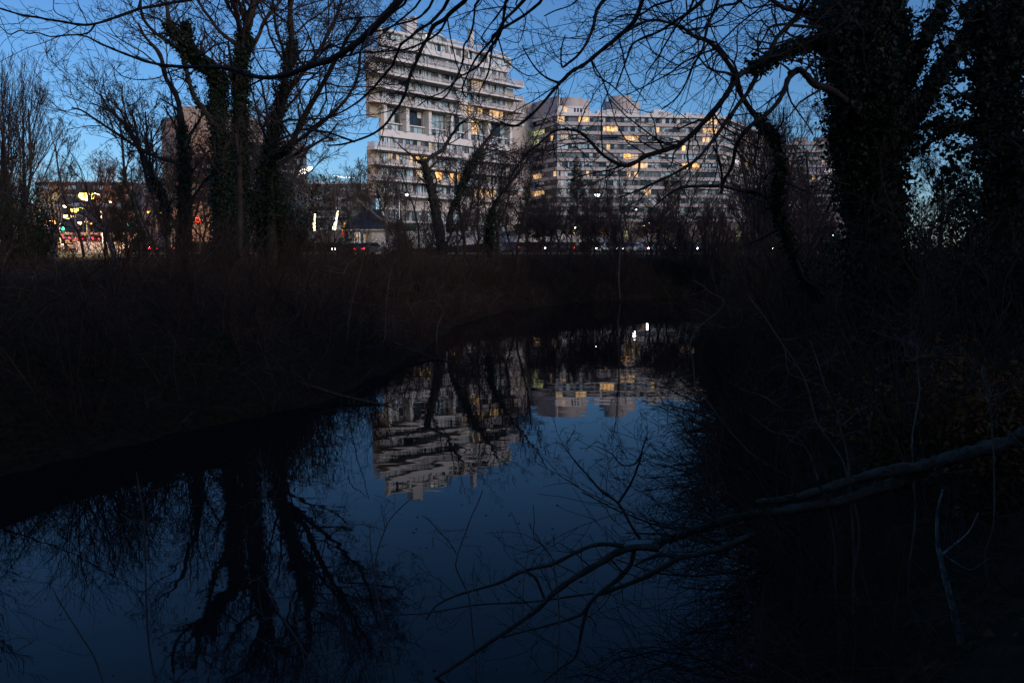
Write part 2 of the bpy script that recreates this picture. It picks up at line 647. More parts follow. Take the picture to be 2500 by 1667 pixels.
def sprout(out, lb, n, L, lvl, q, rfac=.5, t0=.05, updir=None, t1=1.0):
    pts, rad = lb
    m = len(pts)
    for j in range(n):
        tt = t0 + (t1 - t0) * (j + rng.random()) / n
        i = min(int(tt * (m - 1)), m - 2)
        b = pts[i].lerp(pts[i + 1], rng.random())
        d = (pts[i + 1] - pts[i]).normalized()
        ax = d.orthogonal().normalized()
        ax.rotate(Matrix.Rotation(rng.random() * 6.283, 3, d))
        an = q['ang'] * rng.uniform(.7, 1.3)
        nd = d * math.cos(an) + ax * math.sin(an)
        if updir is not None:
            nd = (nd + updir).normalized()
        grow(out, b, nd, L * rng.uniform(.4, 1.3), max(q['rmin'], rad[i] * rfac), lvl, q)


def split(out, sizes=(.05, .012)):
    """branches -> by thickness groups [(br,sides,0)...]"""
    a, b, c = [], [], []
    for pts, rad, lv in out:
        r = max(rad)
        (a if r > sizes[0] else b if r > sizes[1] else c).append((pts, rad))
    return [(a, 8, 0), (b, 5, 0), (c, 3, 0)]


def along(lb, n, spread, jit=1.0, t0=0, t1=1):
    """n leaf positions (and outward vectors) round a limb at radius*spread"""
    pts, rad = lb
    A = np.array([tuple(p) for p in pts])
    rr = np.array(rad)
    s = NPR.uniform(t0, t1, n) * (len(pts) - 1.001)
    i = s.astype(int)
    f = (s - i)[:, None]
    c = A[i] * (1 - f) + A[i + 1] * f
    o = NPR.normal(size=(n, 3))
    o /= np.linalg.norm(o, axis=1, keepdims=True)
    k = rr[i] * (1 + 0) + spread * np.abs(NPR.normal(size=n)) * jit
    return c + o * k[:, None], o


# ------------------------------------------------------------------ buildings
class Facade:
    def __init__(s, O, t):
        s.O = Vector((O[0], O[1]))
        s.t = Vector(t).normalized()
        s.n = Vector((s.t.y, -s.t.x))
        s.zm = None

    def p(s, a, o, z):
        q = s.O + s.t * a + s.n * o
        if s.zm: z = float(np.interp(z, s.zm[0], s.zm[1]))
        return (q.x, q.y, z)

    def box(s, mb, s0, s1, o0, o1, z0, z1, mi=0):
        mb.hexa([s.p(s0, o1, z0), s.p(s1, o1, z0), s.p(s1, o0, z0), s.p(s0, o0, z0), s.p(s0, o1, z1), s.p(s1, o1, z1), s.p(s1, o0, z1), s.p(s0, o0, z1)], mi)

    def at(s, px):
        """parameter where the facade line meets pixel column px"""
        u = (px - 1250) / F / cP
        return (u * s.O.y - s.O.x) / (s.t.x - u * s.t.y)


PM = [M[k] for k in PANES] + [M['mullion'], M['pier']]
MUL, PIER = len(PANES), len(PANES) + 1


def window(f, parent, s0, s1, o, z0, z1, n, lits, weights, name='window', pierw=0.0, head=.12):
    """a ribbon window: panes, mullions and an optional solid pier at its end"""
    mb = MB(PM)
    if pierw > 0:
        f.box(mb, s1 - pierw, s1, o - .12, o + .05, z0, z1, PIER)
        s1 = s1 - pierw - .005
    w = (s1 - s0) / n
    base = rng.choices(range(5), weights)[0]
    for i in range(n):
        a, b = s0 + w * i, s0 + w * (i + 1)
        c = f.p((a + b) / 2, o, (z0 + z1) / 2)
        px, py = proj(c)
        k = base if rng.random() < .5 else rng.choices(range(5), weights)[0]
        for (lx, ly, rx, ry, kind) in lits:
            if abs(px - lx) < rx + 1 and abs(py - ly) < ry + 2.5:
                k = PANES.index(kind)
        r0 = rng.random()
        if k in (1, 2, 4) and r0 < .25:      # curtain drawn half way
            mid = a + (b - a) * rng.uniform(.3, .7)
            mb.quad(f.p(a, o, z0), f.p(mid, o, z0), f.p(mid, o, z1), f.p(a, o, z1), k)
            mb.quad(f.p(mid, o, z0), f.p(b, o, z0), f.p(b, o, z1), f.p(mid, o, z1), rng.choice((0, 3)))
        elif k in (0, 3) and r0 < .3:        # blind part way down
            zm = z1 - (z1 - z0) * rng.uniform(.2, .6)
            mb.quad(f.p(a, o, z0), f.p(b, o, z0), f.p(b, o, zm), f.p(a, o, zm), k)
            mb.quad(f.p(a, o, zm), f.p(b, o, zm), f.p(b, o, z1), f.p(a, o, z1), rng.choice((1, 2, 4)))
        else:
            mb.quad(f.p(a, o, z0), f.p(b, o, z0), f.p(b, o, z1), f.p(a, o, z1), k)
        f.box(mb, a - .035, a + .035, o - .05, o + .06, z0, z1 - head, MUL)
    f.box(mb, s0 - .04, s1, o - .05, o + .065, z1 - head, z1, MUL)
    return mb.build(name, parent)


def pickets(f, mb, s0, s1, o, z0, z1, pitch=.34, wd=.12, th=.12, mi=0):
    n = max(1, int((s1 - s0) / pitch))
    for i in range(n):
        a = s0 + (s1 - s0) * i / n
        f.box(mb, a, a + wd, o - th, o, z0, z1, mi)


def balcony(f, parent, s0, s1, o1, zb, rail=True, ends=(True, True), th=.36, rh=1.2, o0=0.0, pitch=.34):
    mb = MB([M['conc_trim'], M['soffit']])
    f.box(mb, s0, s1, o0, o1, zb, zb + th, 0)
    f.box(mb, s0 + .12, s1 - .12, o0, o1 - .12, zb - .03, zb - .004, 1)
    b = mb.build('balcony', parent)
    mb = MB([M['railing']])
    pickets(f, mb, s0 + .02, s1 - .15, o1 - .003, zb + th + .003, zb + rh, pitch)
    if ends[0]:
        n = int((o1 - o0) / pitch)
        for i in range(n):
            f.box(mb, s0 + .01, s0 + .12, o0 + i * pitch + .05, o0 + i * pitch + .18, zb + th + .003, zb + rh)
    if ends[1]:
        n = int((o1 - o0) / pitch)
        for i in range(n):
            f.box(mb, s1 - .12, s1 - .01, o0 + i * pitch + .05, o0 + i * pitch + .18, zb + th + .003, zb + rh)
    f.box(mb, s0 + .03, s1 - .03, o1 - .10, o1 - .03, zb + rh * .62, zb + rh * .62 + .06)
    mb.build('railing', b)
    return b


def z1(x, y): return 880 + x / 5.2267, 30 + y / 5.2267
def z2(x, y): return 880 + x / 5.2267, 320 + y / 5.2267
def z3(x, y): return 1240 + x / 5.2267, 220 + y / 5.2267
def z4(x, y): return 1640 + x / 5.2267, 220 + y / 5.2267


# ---- tower
ROOT = empty('apartment_tower', (-25.2, 160, ZP), label='tall white terraced apartment tower with toothed balcony railings and a two-storey column band', cat='apartment building')


def attach(o, root):
    o.parent = root
    o.matrix_parent_inverse = Matrix.Translation(-Vector(root.location)) if root.rotation_euler.z == 0 else root.matrix_basis.inverted()
    return o


TWL = [(*z1(1490, 905), 19, 11, 'p_soft'), (*z1(1310, 1235), 9, 11, 'p_soft'), (*z1(1410, 1240), 5, 9, 'p_warm'), (*z1(1530, 1262), 9, 10, 'p_warm'), (*z1(1735, 1290), 21, 11, 'p_warm'),
       (*z1(1440, 1440), 13, 12, 'p_warm'), (*z1(1690, 955), 4, 8, 'p_white'), (*z2(960, 185), 16, 10, 'p_soft'), (*z2(435, 320), 13, 11, 'p_soft'), (*z2(730, 345), 23, 11, 'p_warm'),
       (*z2(995, 555), 9, 11, 'p_hot'), (*z2(1200, 570), 13, 11, 'p_hot'), (*z2(1500, 765), 11, 9, 'p_warm'), (*z2(1680, 775), 11, 9, 'p_warm'), (*z2(1290, 600), 6, 6, 'p_warm'), (*z2(740, 520), 10, 9, 'p_soft'),
       (*z2(1800, 790), 5, 8, 'p_white'), (*z2(1660, 480), 9, 8, 'p_white')]
ft = Facade((-25.2, 160), (.697, .717))
S1 = 34.9
# storey heights as surveyed from the photo (nominal -> measured)
ft.zm = ([-5, 3, 11, 14.57, 17.54, 20.5, 23.48, 25.75, 27.25, 28.85, 32.39, 35.36, 38.33, 41.3, 43.4, 44.6, 46.85, 56],
         [-5, 3, 10.5, 13.66, 16.5, 19.4, 22.15, 25.1, 26.4, 27.8, 30.9, 33.6, 36.25, 39.06, 41.95, 43.0, 45.06, 53.4])


def tower():
    before = set(bpy.data.objects)
    f = ft
    par = ROOT
    PH = 2.97
    zb = [41.3 - PH * k for k in range(11)]
    # core behind the glass, footprint narrowing away from the viewer
    mb = MB([M['concrete']])
    a, b = f.p(0, -.35, 0), f.p(S1, -.35, 0)
    mb.prism([(a[0], a[1]), (b[0], b[1]), (b[0] - .6, b[1] + 14), (a[0] + .3, a[1] + 15)], ZP - .5, 44.4)
    mb.build('wall', par)
    pens = [937, 990, 1043, 1095, 1140, 1187, 1239]
    cs = [f.at(x) for x in pens]
    smid0, smid1 = f.at(1119), f.at(1146)
    # floor bands (white fascias)
    mb = MB([M['conc_trim']])
    f.box(mb, -.3, S1 + .1, -.34, .75, 46.35, 46.85)          # roof edge
    f.box(mb, 0, smid0 + .4, -.33, .55, 43.45, 44.62)          # big fascia left
    f.box(mb, smid0 + .4, S1 + .1, -.33, .25, 43.35, 44.5)
    f.box(mb, -.2, S1 + .2, -.33, .45, 25.75, 27.25)           # spandrel under the columns
    f.box(mb, 0, S1, -.33, .1, 28.7, 28.95)                    # mid slab
    for k in range(4):
        f.box(mb, smid0, smid1, -.33, .12, zb[k] + .02, zb[k] + 1.1)
    for k in range(4, 10):
        pass
    for k in (6, 7, 8, 9):
        f.box(mb, smid0, smid1, -.33, .12, zb[k] + .02, zb[k] + 1.1)
    mb.build('fascia', par)
    for i, c in enumerate(cs):                                  # columns
        mb = MB([M['conc_trim']])
        f.box(mb, c, c + .75, -.2, 1.3 if i < 4 else .8, 27.26, zb[3] - .035)
        mb.build('column', par)
    # penthouse raking fins between windows
    for i, c in enumerate(cs):
        mb = MB([M['conc_trim']])
        mb.hexa([f.p(c + .25, .7, 44.63), f.p(c + .75, .7, 44.63), f.p(c + .75, -.3, 44.63), f.p(c + .25, -.3, 44.63), f.p(c, .5, 46.34), f.p(c + .5, .5, 46.34), f.p(c + .5, -.3, 46.34), f.p(c, -.3, 46.34)])
        mb.build('fin', par)
    W1 = (1.2, 3.2, 3.4, 1.6, .8)
    WD = (3.5, 3, 1.6, 2, .3)
    for i in range(6):
        a, b = cs[i] + .8, cs[i + 1] - .05
        window(f, par, a, b, -.2, 44.63, 46.34, 4, TWL, W1)
        window(f, par, a - .75, b, -.22, 41.95, 43.34, 5, TWL, W1, pierw=.9)
        window(f, par, a, b - .1, -.33, 28.96, zb[3] - .1, 4, TWL, WD, pierw=.5)
        window(f, par, a, b - .1, -.33, 27.26, 28.69, 4, TWL, W1, pierw=.3)
        window(f, par, a - .7, b, -.2, 23.4, 25.74, 5, TWL, (1, 2, 2, 3, 1.5), pierw=.9)
    # recessed balcony floors
    edges_l = [0.2, f.at(975), f.at(1022), f.at(1068), smid0]
    edges_r = [smid1, f.at(1188), f.at(1236)]
    for k in list(range(1, 4)) + [6, 7, 8, 9]:
        top = zb[k - 1] - .05
        for i in range(4):
            window(f, par, edges_l[i] + .05, edges_l[i + 1], -.25, zb[k] + .43, top, 5, TWL, (1.0, 3, 4.2, 1.0, 1.6), pierw=.75)
        window(f, par, smid0 + .04, smid1 - .04, -.25, zb[k] + 1.12, top - .05, 3, TWL, (1, 3, 3, 1, 1))
        for i in range(2):
            window(f, par, edges_r[i] + .05, edges_r[i + 1], -.25, zb[k] + .43, top, 5, TWL, (1.8, 2.4, 2, 2.4, 1.5), pierw=.75)
    for k in (0, 1, 2, 3):
        balcony(f, par, -3.2, smid0 + (.9 if k == 0 else .2), 2.3, zb[k])
        balcony(f, par, smid1 - .1, S1 + 3.1, 2.0, zb[k] - .25)
    for k in (5 + 1, 7, 8, 9):
        balcony(f, par, -3.0, smid0 + .3, 2.2, zb[k] + (.05 if k > 5 else 0))
        balcony(f, par, smid1 + .6, S1 + 3.0, 2.0, zb[k] - .05)
    # end walls behind the balconies; lamp light on the left ones put into the tan
    for (za, zc, nm) in ((29.8, 41.25, 'end_wall'), (14.2, 24.2, 'end_wall')):
        mb = MB([M['conc_tan']])
        f.box(mb, -2.0, -.01, -1.6, -.34, za, zc)
        mb.build(nm, par)
        mb = MB([M['conc_tan']])
        f.box(mb, S1 + .01, S1 + 2.0, -2.5, -.34, za + 1, zc - .3)
        mb.build(nm, par)
    # roof furniture
    mb = MB([M['concrete'], M['metal_grey']])
    c = f.at(1030)
    f.box(mb, c - 1.2, c + .8, -4, -2, 46.2, 51.0)
    f.box(mb, c + .82, c + 1.35, -4, -2.0, 46.2, 51.9)
    for i in range(5):
        f.box(mb, c - 1 + i * .4, c - .94 + i * .4, -3, -2.94, 51.0, 51.6 + .5 * (i % 3), 1)
    mb.build('chimney', par)
    mb = MB([M['concrete']])
    c = f.at(1166)
    f.box(mb, c - .5, c + .5, -2.2, -1.2, 46.2, 51.7)
    mb.build('chimney', par)
    mb = MB([M['conc_trim'], M['p_blue'], M['mullion']])
    q = f.p(f.at(1082), -5.5, 46.3)
    mb.lathe(q, [(4.2, 0), (4.2, .6)], 28, 0)
    mb.lathe((q[0], q[1], q[2] + .6), [(4.1, 0), (4.1, 1.5)], 28, 1)
    mb.lathe((q[0], q[1], q[2] + 2.1), [(4.6, 0), (4.6, .28)], 28, 0)
    for k in range(28):
        aa = 2 * math.pi * k / 28
        mb.box(q[0] + 4.1 * math.cos(aa) - .06, q[0] + 4.1 * math.cos(aa) + .06, q[1] + 4.1 * math.sin(aa) - .06, q[1] + 4.1 * math.sin(aa) + .06, q[2] + .6, q[2] + 2.1, 2)
    mb.build('roof_pavilion', par)
    mb = MB([M['conc_trim'], M['railing']])
    s0, s1_ = f.at(1108), S1 - .2
    n = 60
    for i in range(n):
        aa = s0 + (s1_ - s0) * i / n
        bb = s0 + (s1_ - s0) * (i + 1) / n
        wv = .35 * math.sin(i * .42)
        wv2 = .35 * math.sin((i + 1) * .42)
        mb.hexa([f.p(aa, -.6 + wv, 48.0), f.p(bb, -.6 + wv2, 48.0), f.p(bb, -.8 + wv2, 48.0), f.p(aa, -.8 + wv, 48.0), f.p(aa, -.6 + wv, 48.22), f.p(bb, -.6 + wv2, 48.22), f.p(bb, -.8 + wv2, 48.22), f.p(aa, -.8 + wv, 48.22)], 0)
        if i % 2 == 0:
            f.box(mb, aa, aa + .09, -.75 + wv, -.66 + wv, 46.86, 48.0, 1)
    mb.build('roof_railing', par)
    mb = MB([M['concrete']])
    f.box(mb, f.at(1108), f.at(1130), -3, -1.5, 46.2, 48.4)
    mb.build('roof_plant_room', par)
    # ground floors
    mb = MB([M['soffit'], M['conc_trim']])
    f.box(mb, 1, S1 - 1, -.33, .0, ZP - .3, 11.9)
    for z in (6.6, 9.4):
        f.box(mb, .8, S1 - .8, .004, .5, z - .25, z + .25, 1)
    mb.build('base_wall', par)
    for i in range(6):
        window(f, par, cs[i] + .4 + (i == 0) * .8, cs[i + 1] - .2, .06, 6.9, 9.1, 5, TWL, (5, 1, .6, 2, .2), pierw=.8)
        window(f, par, cs[i] + .4 + (i == 0) * .8, cs[i + 1] - .2, .06, 4.0, 6.3, 5, TWL, (6, .6, .3, 2, .2), pierw=.8)
        window(f, par, cs[i] + .4 + (i == 0) * .8, cs[i + 1] - .2, .06, 9.7, 11.5, 5, TWL, (3, 2, 1, 2, .5), pierw=.8)
    for o in set(bpy.data.objects) - before:
        if o.parent is par:
            attach(o, par)


tower()

# ---- long building behind
B2L = [(*z3(710, 268), 6, 7, 'p_warm'), (*z3(670, 370), 6, 6, 'p_warm'), (*z3(955, 375), 18, 7, 'p_warm'), (*z3(1310, 488), 8, 7, 'p_hot'), (*z3(1375, 480), 5, 6, 'p_warm'), (*z3(1235, 480), 3, 6, 'p_warm'), (*z3(1930, 475), 9, 7, 'p_warm'),
       (*z3(1570, 592), 17, 7, 'p_warm'), (*z3(700, 592), 8, 7, 'p_soft'), (*z3(2235, 698), 9, 8, 'p_hot'), (*z3(1285, 720), 5, 6, 'p_warm'), (*z3(1530, 825), 8, 8, 'p_hot'), (*z3(1620, 815), 7, 8, 'p_soft'),
       (*z3(1600, 945), 13, 7, 'p_warm'), (*z3(1730, 940), 8, 8, 'p_warm'), (*z3(2240, 938), 9, 8, 'p_hot'), (*z3(1550, 1045), 6, 5, 'p_warm'), (*z3(1640, 1045), 6, 5, 'p_warm'), (*z3(2245, 1035), 10, 6, 'p_warm'), (*z3(1010, 1040), 5, 6, 'p_warm'),
       (*z3(390, 520), 13, 7, 'p_green'), (*z3(360, 625), 8, 6, 'p_green'), (*z3(570, 610), 5, 8, 'p_warm'), (*z3(390, 1065), 9, 7, 'p_warm'), (*z3(600, 1045), 5, 6, 'p_warm'), (*z3(380, 1285), 13, 8, 'p_warm'), (*z3(1600, 1255), 9, 5, 'p_green'), (*z3(1790, 1275), 6, 6, 'p_warm'),
       (*z3(685, 945), 9, 8, 'p_white'), (*z3(690, 1040), 10, 6, 'p_white'), (*z3(680, 1150), 8, 7, 'p_white'), (*z3(700, 710), 9, 7, 'p_blue'),
       (*z4(350, 460), 9, 7, 'p_warm'), (*z4(480, 450), 14, 6, 'p_warm'), (*z4(480, 565), 14, 7, 'p_warm'), (*z4(450, 675), 8, 7, 'p_warm'), (*z4(325, 935), 11, 7, 'p_hot'), (*z4(450, 1030), 7, 6, 'p_hot'),
       (*z4(980, 630), 7, 6, 'p_soft'), (*z4(1110, 660), 11, 7, 'p_warm'), (*z4(940, 980), 4, 8, 'p_warm'), (*z4(870, 840), 5, 6, 'p_soft'), (*z4(860, 960), 7, 7, 'p_cool'), (*z4(1160, 1200), 6, 8, 'p_warm')]


def block2():
    root = empty('curved_apartment_block', (14.6, 270, ZP), label='long curving pale apartment block with ribbon windows and round roof drums behind the tower', cat='apartment building')
    before = set(bpy.data.objects)
    A = P(1358, 606, 270); B = P(1757, 606, 277); C_ = P(1872, 606, 327); E = P(1301, 606, 284); G_ = P(1225, 606, 272)
    PH, NF = 2.87, 14
    ztop = 46.4
    segs = [(A, B, 8, 5, 1.0), (E, A, 2, 4, .6), (B, C_, 3, 4, 1.0)]
    # core
    mb = MB([M['conc2']])
    mb.prism([(E.x + .3, E.y + .4), (A.x, A.y + .5), (B.x, B.y + .5), (C_.x, C_.y + .5), (C_.x - 4, C_.y + 16), (A.x + 5, A.y + 30), (E.x + 2, E.y + 18)], ZP - .5, ztop)
    mb.build('wall', root)
    mb = MB([M['conc2']])
    # tall blank stair wall at the left, with a slab over the recess
    g0, e0 = (G_.x, G_.y), (E.x, E.y)
    mb.prism([g0, e0, (E.x + 1.5, E.y + 14), (G_.x + 1.5, G_.y + 20)], ZP - .5, 52.3)
    mb.build('stair_wall', root)
    mb = MB([M['conc2']])
    mb.prism([(E.x - .02, E.y - .45), (A.x, A.y - .4), (A.x + 1, A.y + 10), (E.x + 2, E.y + 13)], 46.0, 52.4)
    mb.build('upper_wall', root)
    for si, (p, q, nb, npn, dep) in enumerate(segs):
        f = Facade((p.x, p.y), (q.x - p.x, q.y - p.y))
        Ls = (Vector((q.x, q.y)) - Vector((p.x, p.y))).length
        nf = NF if si != 2 else 13
        for k in range(nf):
            zt = 46.0 - PH * k
            z0 = zt - 1.75
            wts = (4.2, 1.6, .3, 3.4, .15) if si != 1 else (4.5, .7, .3, 2, .15)
            cnt = nb if k < (9 if si == 0 else 9 if si == 1 else 7) else 0
            for i in range(nb if cnt else 0):
                a = Ls * i / nb
                b = Ls * (i + 1) / nb
                window(f, root, a + .03, b, -.1, z0, zt, npn, B2L, wts, pierw=.8 if si == 0 else .4, head=.1)
            if not cnt:   # storeys mostly behind the trees: one strip per storey
                window(f, root, .2, Ls, -.1, z0, zt, nb * npn, B2L, wts, head=.1)
            mb = MB([M['conc2'], M['railing'], M['soffit']])
            proud = dep * (.75 if k % 2 else .7)
            zb_ = zt - PH
            f.box(mb, -.05, Ls + .05, -.2, proud, zb_ + .05, z0 - .03 if not (si == 0 and k in (1, 2, 3, 5, 8)) else zb_ + .45, 0)
            if si == 0 and k in (1, 2, 3, 5, 8):
                c0 = {1: .36, 2: .46, 3: .46, 5: .0, 8: .0}[k] * Ls
                if c0 > 1: f.box(mb, -.03, c0, -.18, proud - .02, zb_ + .46, z0 - .03, 0)
                pickets(f, mb, c0, Ls, proud - .01, zb_ + .46, z0 + .05, .42, .2, .14, 1)
            mb.build('spandrel', root)
        mb = MB([M['conc_trim'], M['conc2']])
        f.box(mb, -.1, Ls + .1, -.3, dep + .25, 46.01, 46.85, 0)
        mb.build('parapet', root)
    # penthouse drums and clutter on the roof
    f = Facade((A.x, A.y), (B.x - A.x, B.y - A.y))

    def drum(px, r, back, z0, z1_, n=36):
        mb = MB([M['conc2']])
        mb.lathe((*f.p(f.at(px), -back, 0)[:2], z0), [(r, 0), (r, (z1_ - z0) * .5), (r, z1_ - z0)], n)
        o = mb.build('roof_drum', root)
        return o
    drum(1395, 4.2, 6, 46.3, 52.4)
    drum(1413, 4.4, 7, 46.3, 51.9)
    drum(1526, 6.2, 9, 46.3, 51.7)
    drum(1520, 3.9, 8, 51.6, 53.7)
    mb = MB([M['conc_trim'], M['p_warm'], M['p_dark']])
    f.box(mb, .2, 9, -1.6, -.4, 46.3, 49.3)
    f.box(mb, f.at(1374), f.at(1381), -.399, -.38, 47.4, 49.0, 1)
    for i in range(3):
        f.box(mb, 5.6 + i, 6.2 + i, -.399, -.38, 47.4, 48.7, 2)
    mb.build('roof_terrace_wall', root)
    mb = MB([M['conc_trim'], M['metal_grey'], M['p_dark']])
    for i in range(15):
        c = f.at(1425) + (Ls_ := (f.at(1750) - f.at(1425))) * i / 15 + rng.uniform(0, 2)
        hgt = rng.uniform(.9, 2.4)
        f.box(mb, c, c + rng.uniform(1, 3.4), -4 - rng.random() * 3, -2.5, 46.3, 46.86 + hgt, rng.choice((0, 0, 1)))
    f.box(mb, f.at(1361), f.at(1361) + .35, -.9, -.55, 46.3, 52.6, 0)
    mb.build('roof_plant', root)
    for o in set(bpy.data.objects) - before:
        if o.parent is root and o is not root:
            attach(o, root)


block2()


def block3():
    root = empty('distant_apartment_block', (108, 332, ZP), label='distant low apartment block with continuous balcony bands beside the ivy-clad trunk on the right', cat='apartment building')
    before = set(bpy.data.objects)
    A = P(1868, 606, 335); B = P(2110, 606, 332)
    f = Facade((A.x, A.y), (B.x - A.x, B.y - A.y))
    Ls = B.x - A.x
    mb = MB([M['conc3']])
    mb.prism([(A.x, A.y + .3), (B.x, B.y + .3), (B.x, B.y + 16), (A.x + 3, A.y + 16)], ZP - .5, 45.6)
    mb.build('wall', root)
    lits = [(*z4(2010, 1010), 16, 6, 'p_cool'), (*z4(1880, 1010), 12, 7, 'p_violet'), (*z4(2150, 1000), 11, 7, 'p_cool'), (*z4(1820, 1100), 4, 7, 'p_warm'), (*z4(2040, 845), 7, 4, 'p_warm'), (*z4(2170, 1105), 8, 5, 'p_warm'), (*z4(1530, 905), 6, 4, 'p_warm'), (*z4(1930, 900), 3, 4, 'p_soft')]
    for k in range(8):
        zt = 44.6 - 2.95 * k
        for i in range(4):
            window(f, root, Ls * i / 4 + .05, Ls * (i + 1) / 4, -.9 + .85, zt - 1.9, zt, 7, lits, (4, 1.4, .4, 3.4, .6), pierw=.8)
        mb = MB([M['conc3'], M['railing']])
        f.box(mb, 0, Ls, 0, 1.3, zt - 2.9, zt - 2.5, 0)
        f.box(mb, 0, Ls, 1.1, 1.3, zt - 2.49, zt - 1.85, 0)
        mb.build('balcony', root)
    mb = MB([M['conc3'], M['pier']])
    f.box(mb, 0, Ls, -.2, 1.0, 44.65, 45.9, 0)
    mb.build('parapet', root)
    mb = MB([M['pier'], M['metal_grey']])
    for (a, b, hh) in ((1925, 1958, 2.4), (1975, 2020, 2.2), (2030, 2040, 1.2), (2046, 2060, 1.4)):
        f.box(mb, f.at(a), f.at(b), -6, -3, 45.5, 45.9 + hh, rng.choice((0, 0, 1)))
    mb.build('roof_plant', root)
    for o in set(bpy.data.objects) - before:
        if o.parent is root and o is not root:
            attach(o, root)


block3()


def office():
    root = empty('office_building', (-85, 225, ZP), label='beige concrete office building with blank end walls behind the big ivy-clad trees', cat='office building')
    before = set(bpy.data.objects)
    D = 215
    a, b, c, d, e = P(407, 606, 222), P(450, 606, 214), P(548, 606, 212), P(690, 606, 222), P(747, 606, 232)
    zt = lambda py, q: CAMH + (HOR - py) / F * q
    mb = MB([M['beige']])
    mb.prism([(a.x, a.y), (b.x, b.y), (b.x + 4, b.y + 25), (a.x + 6, a.y + 25)], ZP - .5, zt(297, 218))
    mb.build('side_wing', root)
    mb = MB([M['beige'], M['conc_tan']])
    mb.prism([(b.x, b.y - 1), (c.x, c.y - 1), (c.x + 4, c.y + 25), (b.x + 4, b.y + 25)], ZP - .5, zt(272, 213))
    mb.build('main_wing', root)
    mb = MB([M['beige']])
    mb.prism([(c.x, c.y + 2), (d.x, d.y), (e.x, e.y), (e.x - 4, e.y + 20), (c.x + 4, c.y + 24)], ZP - .5, zt(350, 225))
    mb.build('long_wing', root)
    f = Facade((d.x, d.y), (e.x - d.x, e.y - d.y))
    Ls = (Vector((e.x, e.y)) - Vector((d.x, d.y))).length
    for k in range(6):
        z0 = zt(372 + 15 * k * 1.02, 226)
        window(f, root, .4, Ls - .3, .05, z0 - .2, z0 + 1.35, 6, [], (4, 1, .2, 2, .1), head=.1)
    mb = MB([M['conc_tan']])
    for i in range(9):
        f.box(mb, Ls * i / 8 - .15, Ls * i / 8 + .15, .0, .5, zt(377, 226), zt(352, 226))
    mb.build('cornice_fins', root)
    f2 = Facade((c.x, c.y + 2), (d.x - c.x, d.y - c.y - 2))
    Ls = (Vector((d.x, d.y)) - Vector((c.x, c.y + 2))).length
    for k in range(6):
        z0 = zt(372 + 15 * k * 1.02, 222)
        window(f2, root, .4, Ls - .3, .05, z0 - .2, z0 + 1.35, 14, [], (4, 1, .2, 2, .1), head=.1)
    f3 = Facade((b.x, b.y - 1), (c.x - b.x, c.y - b.y))
    for k in range(5):
        z0 = zt(405 + 22 * k, 213)
        window(f3, root, 2.2, (c.x - b.x) - 1.0, .05, z0 - .3, z0 + 1.2, 7, [], (4, 1, .2, 2, .1), head=.1)
    for o in set(bpy.data.objects) - before:
        if o.parent is root and o is not root:
            attach(o, root)


office()


def far_block(x0, x1, yt, D, label, m, rows, lit=()):
    a, b = P(x0, 606, D), P(x1, 606, D + 2)
    root = empty('far_building', (a.x, D, ZP), label=label, cat='building', group='low buildings on the far skyline')
    before = set(bpy.data.objects)
    zt = CAMH + (HOR - yt) / F * D
    mb = MB([m])
    mb.prism([(a.x, a.y), (b.x, b.y), (b.x, b.y + 18), (a.x, a.y + 18)], ZP - .5, zt)
    mb.build('wall', root)
    f = Facade((a.x, a.y), (b.x - a.x, b.y - a.y))
    for k in range(rows):
        z = zt - 2.2 - 3.4 * k
        window(f, root, .8, b.x - a.x - .8, .06, z - .6, z + .9, max(4, int((b.x - a.x) / 2.2)), lit, (4, 1, .4, 2, .2), head=.1)
    mb = MB([M['conc_trim']])
    f.box(mb, -.2, b.x - a.x + .2, -.1, .3, zt - .02, zt + .5)
    mb.build('cornice', root)
    for o in set(bpy.data.objects) - before:
        if o.parent is root and o is not root:
            attach(o, root)


far_block(95, 335, 448, 330, 'low dim building on the skyline, widened to stand in for dark trees behind the yellow street lamp', M['roof_dark'], 3)  # stretched leftwards in place of a dark mass of trees
far_block(352, 392, 452, 260, 'small pale building glimpsed left of the beige office building', M['conc3'], 4)
far_block(755, 900, 452, 300, 'long dark low building on the skyline just left of the tower', M['pier'], 5)
far_block(-40, 75, 500, 240, 'low building with two lit windows at the left edge of the photo', M['conc_tan'], 3, [(5, 570, 8, 30, 'p_warm'), (32, 570, 8, 30, 'p_warm')])


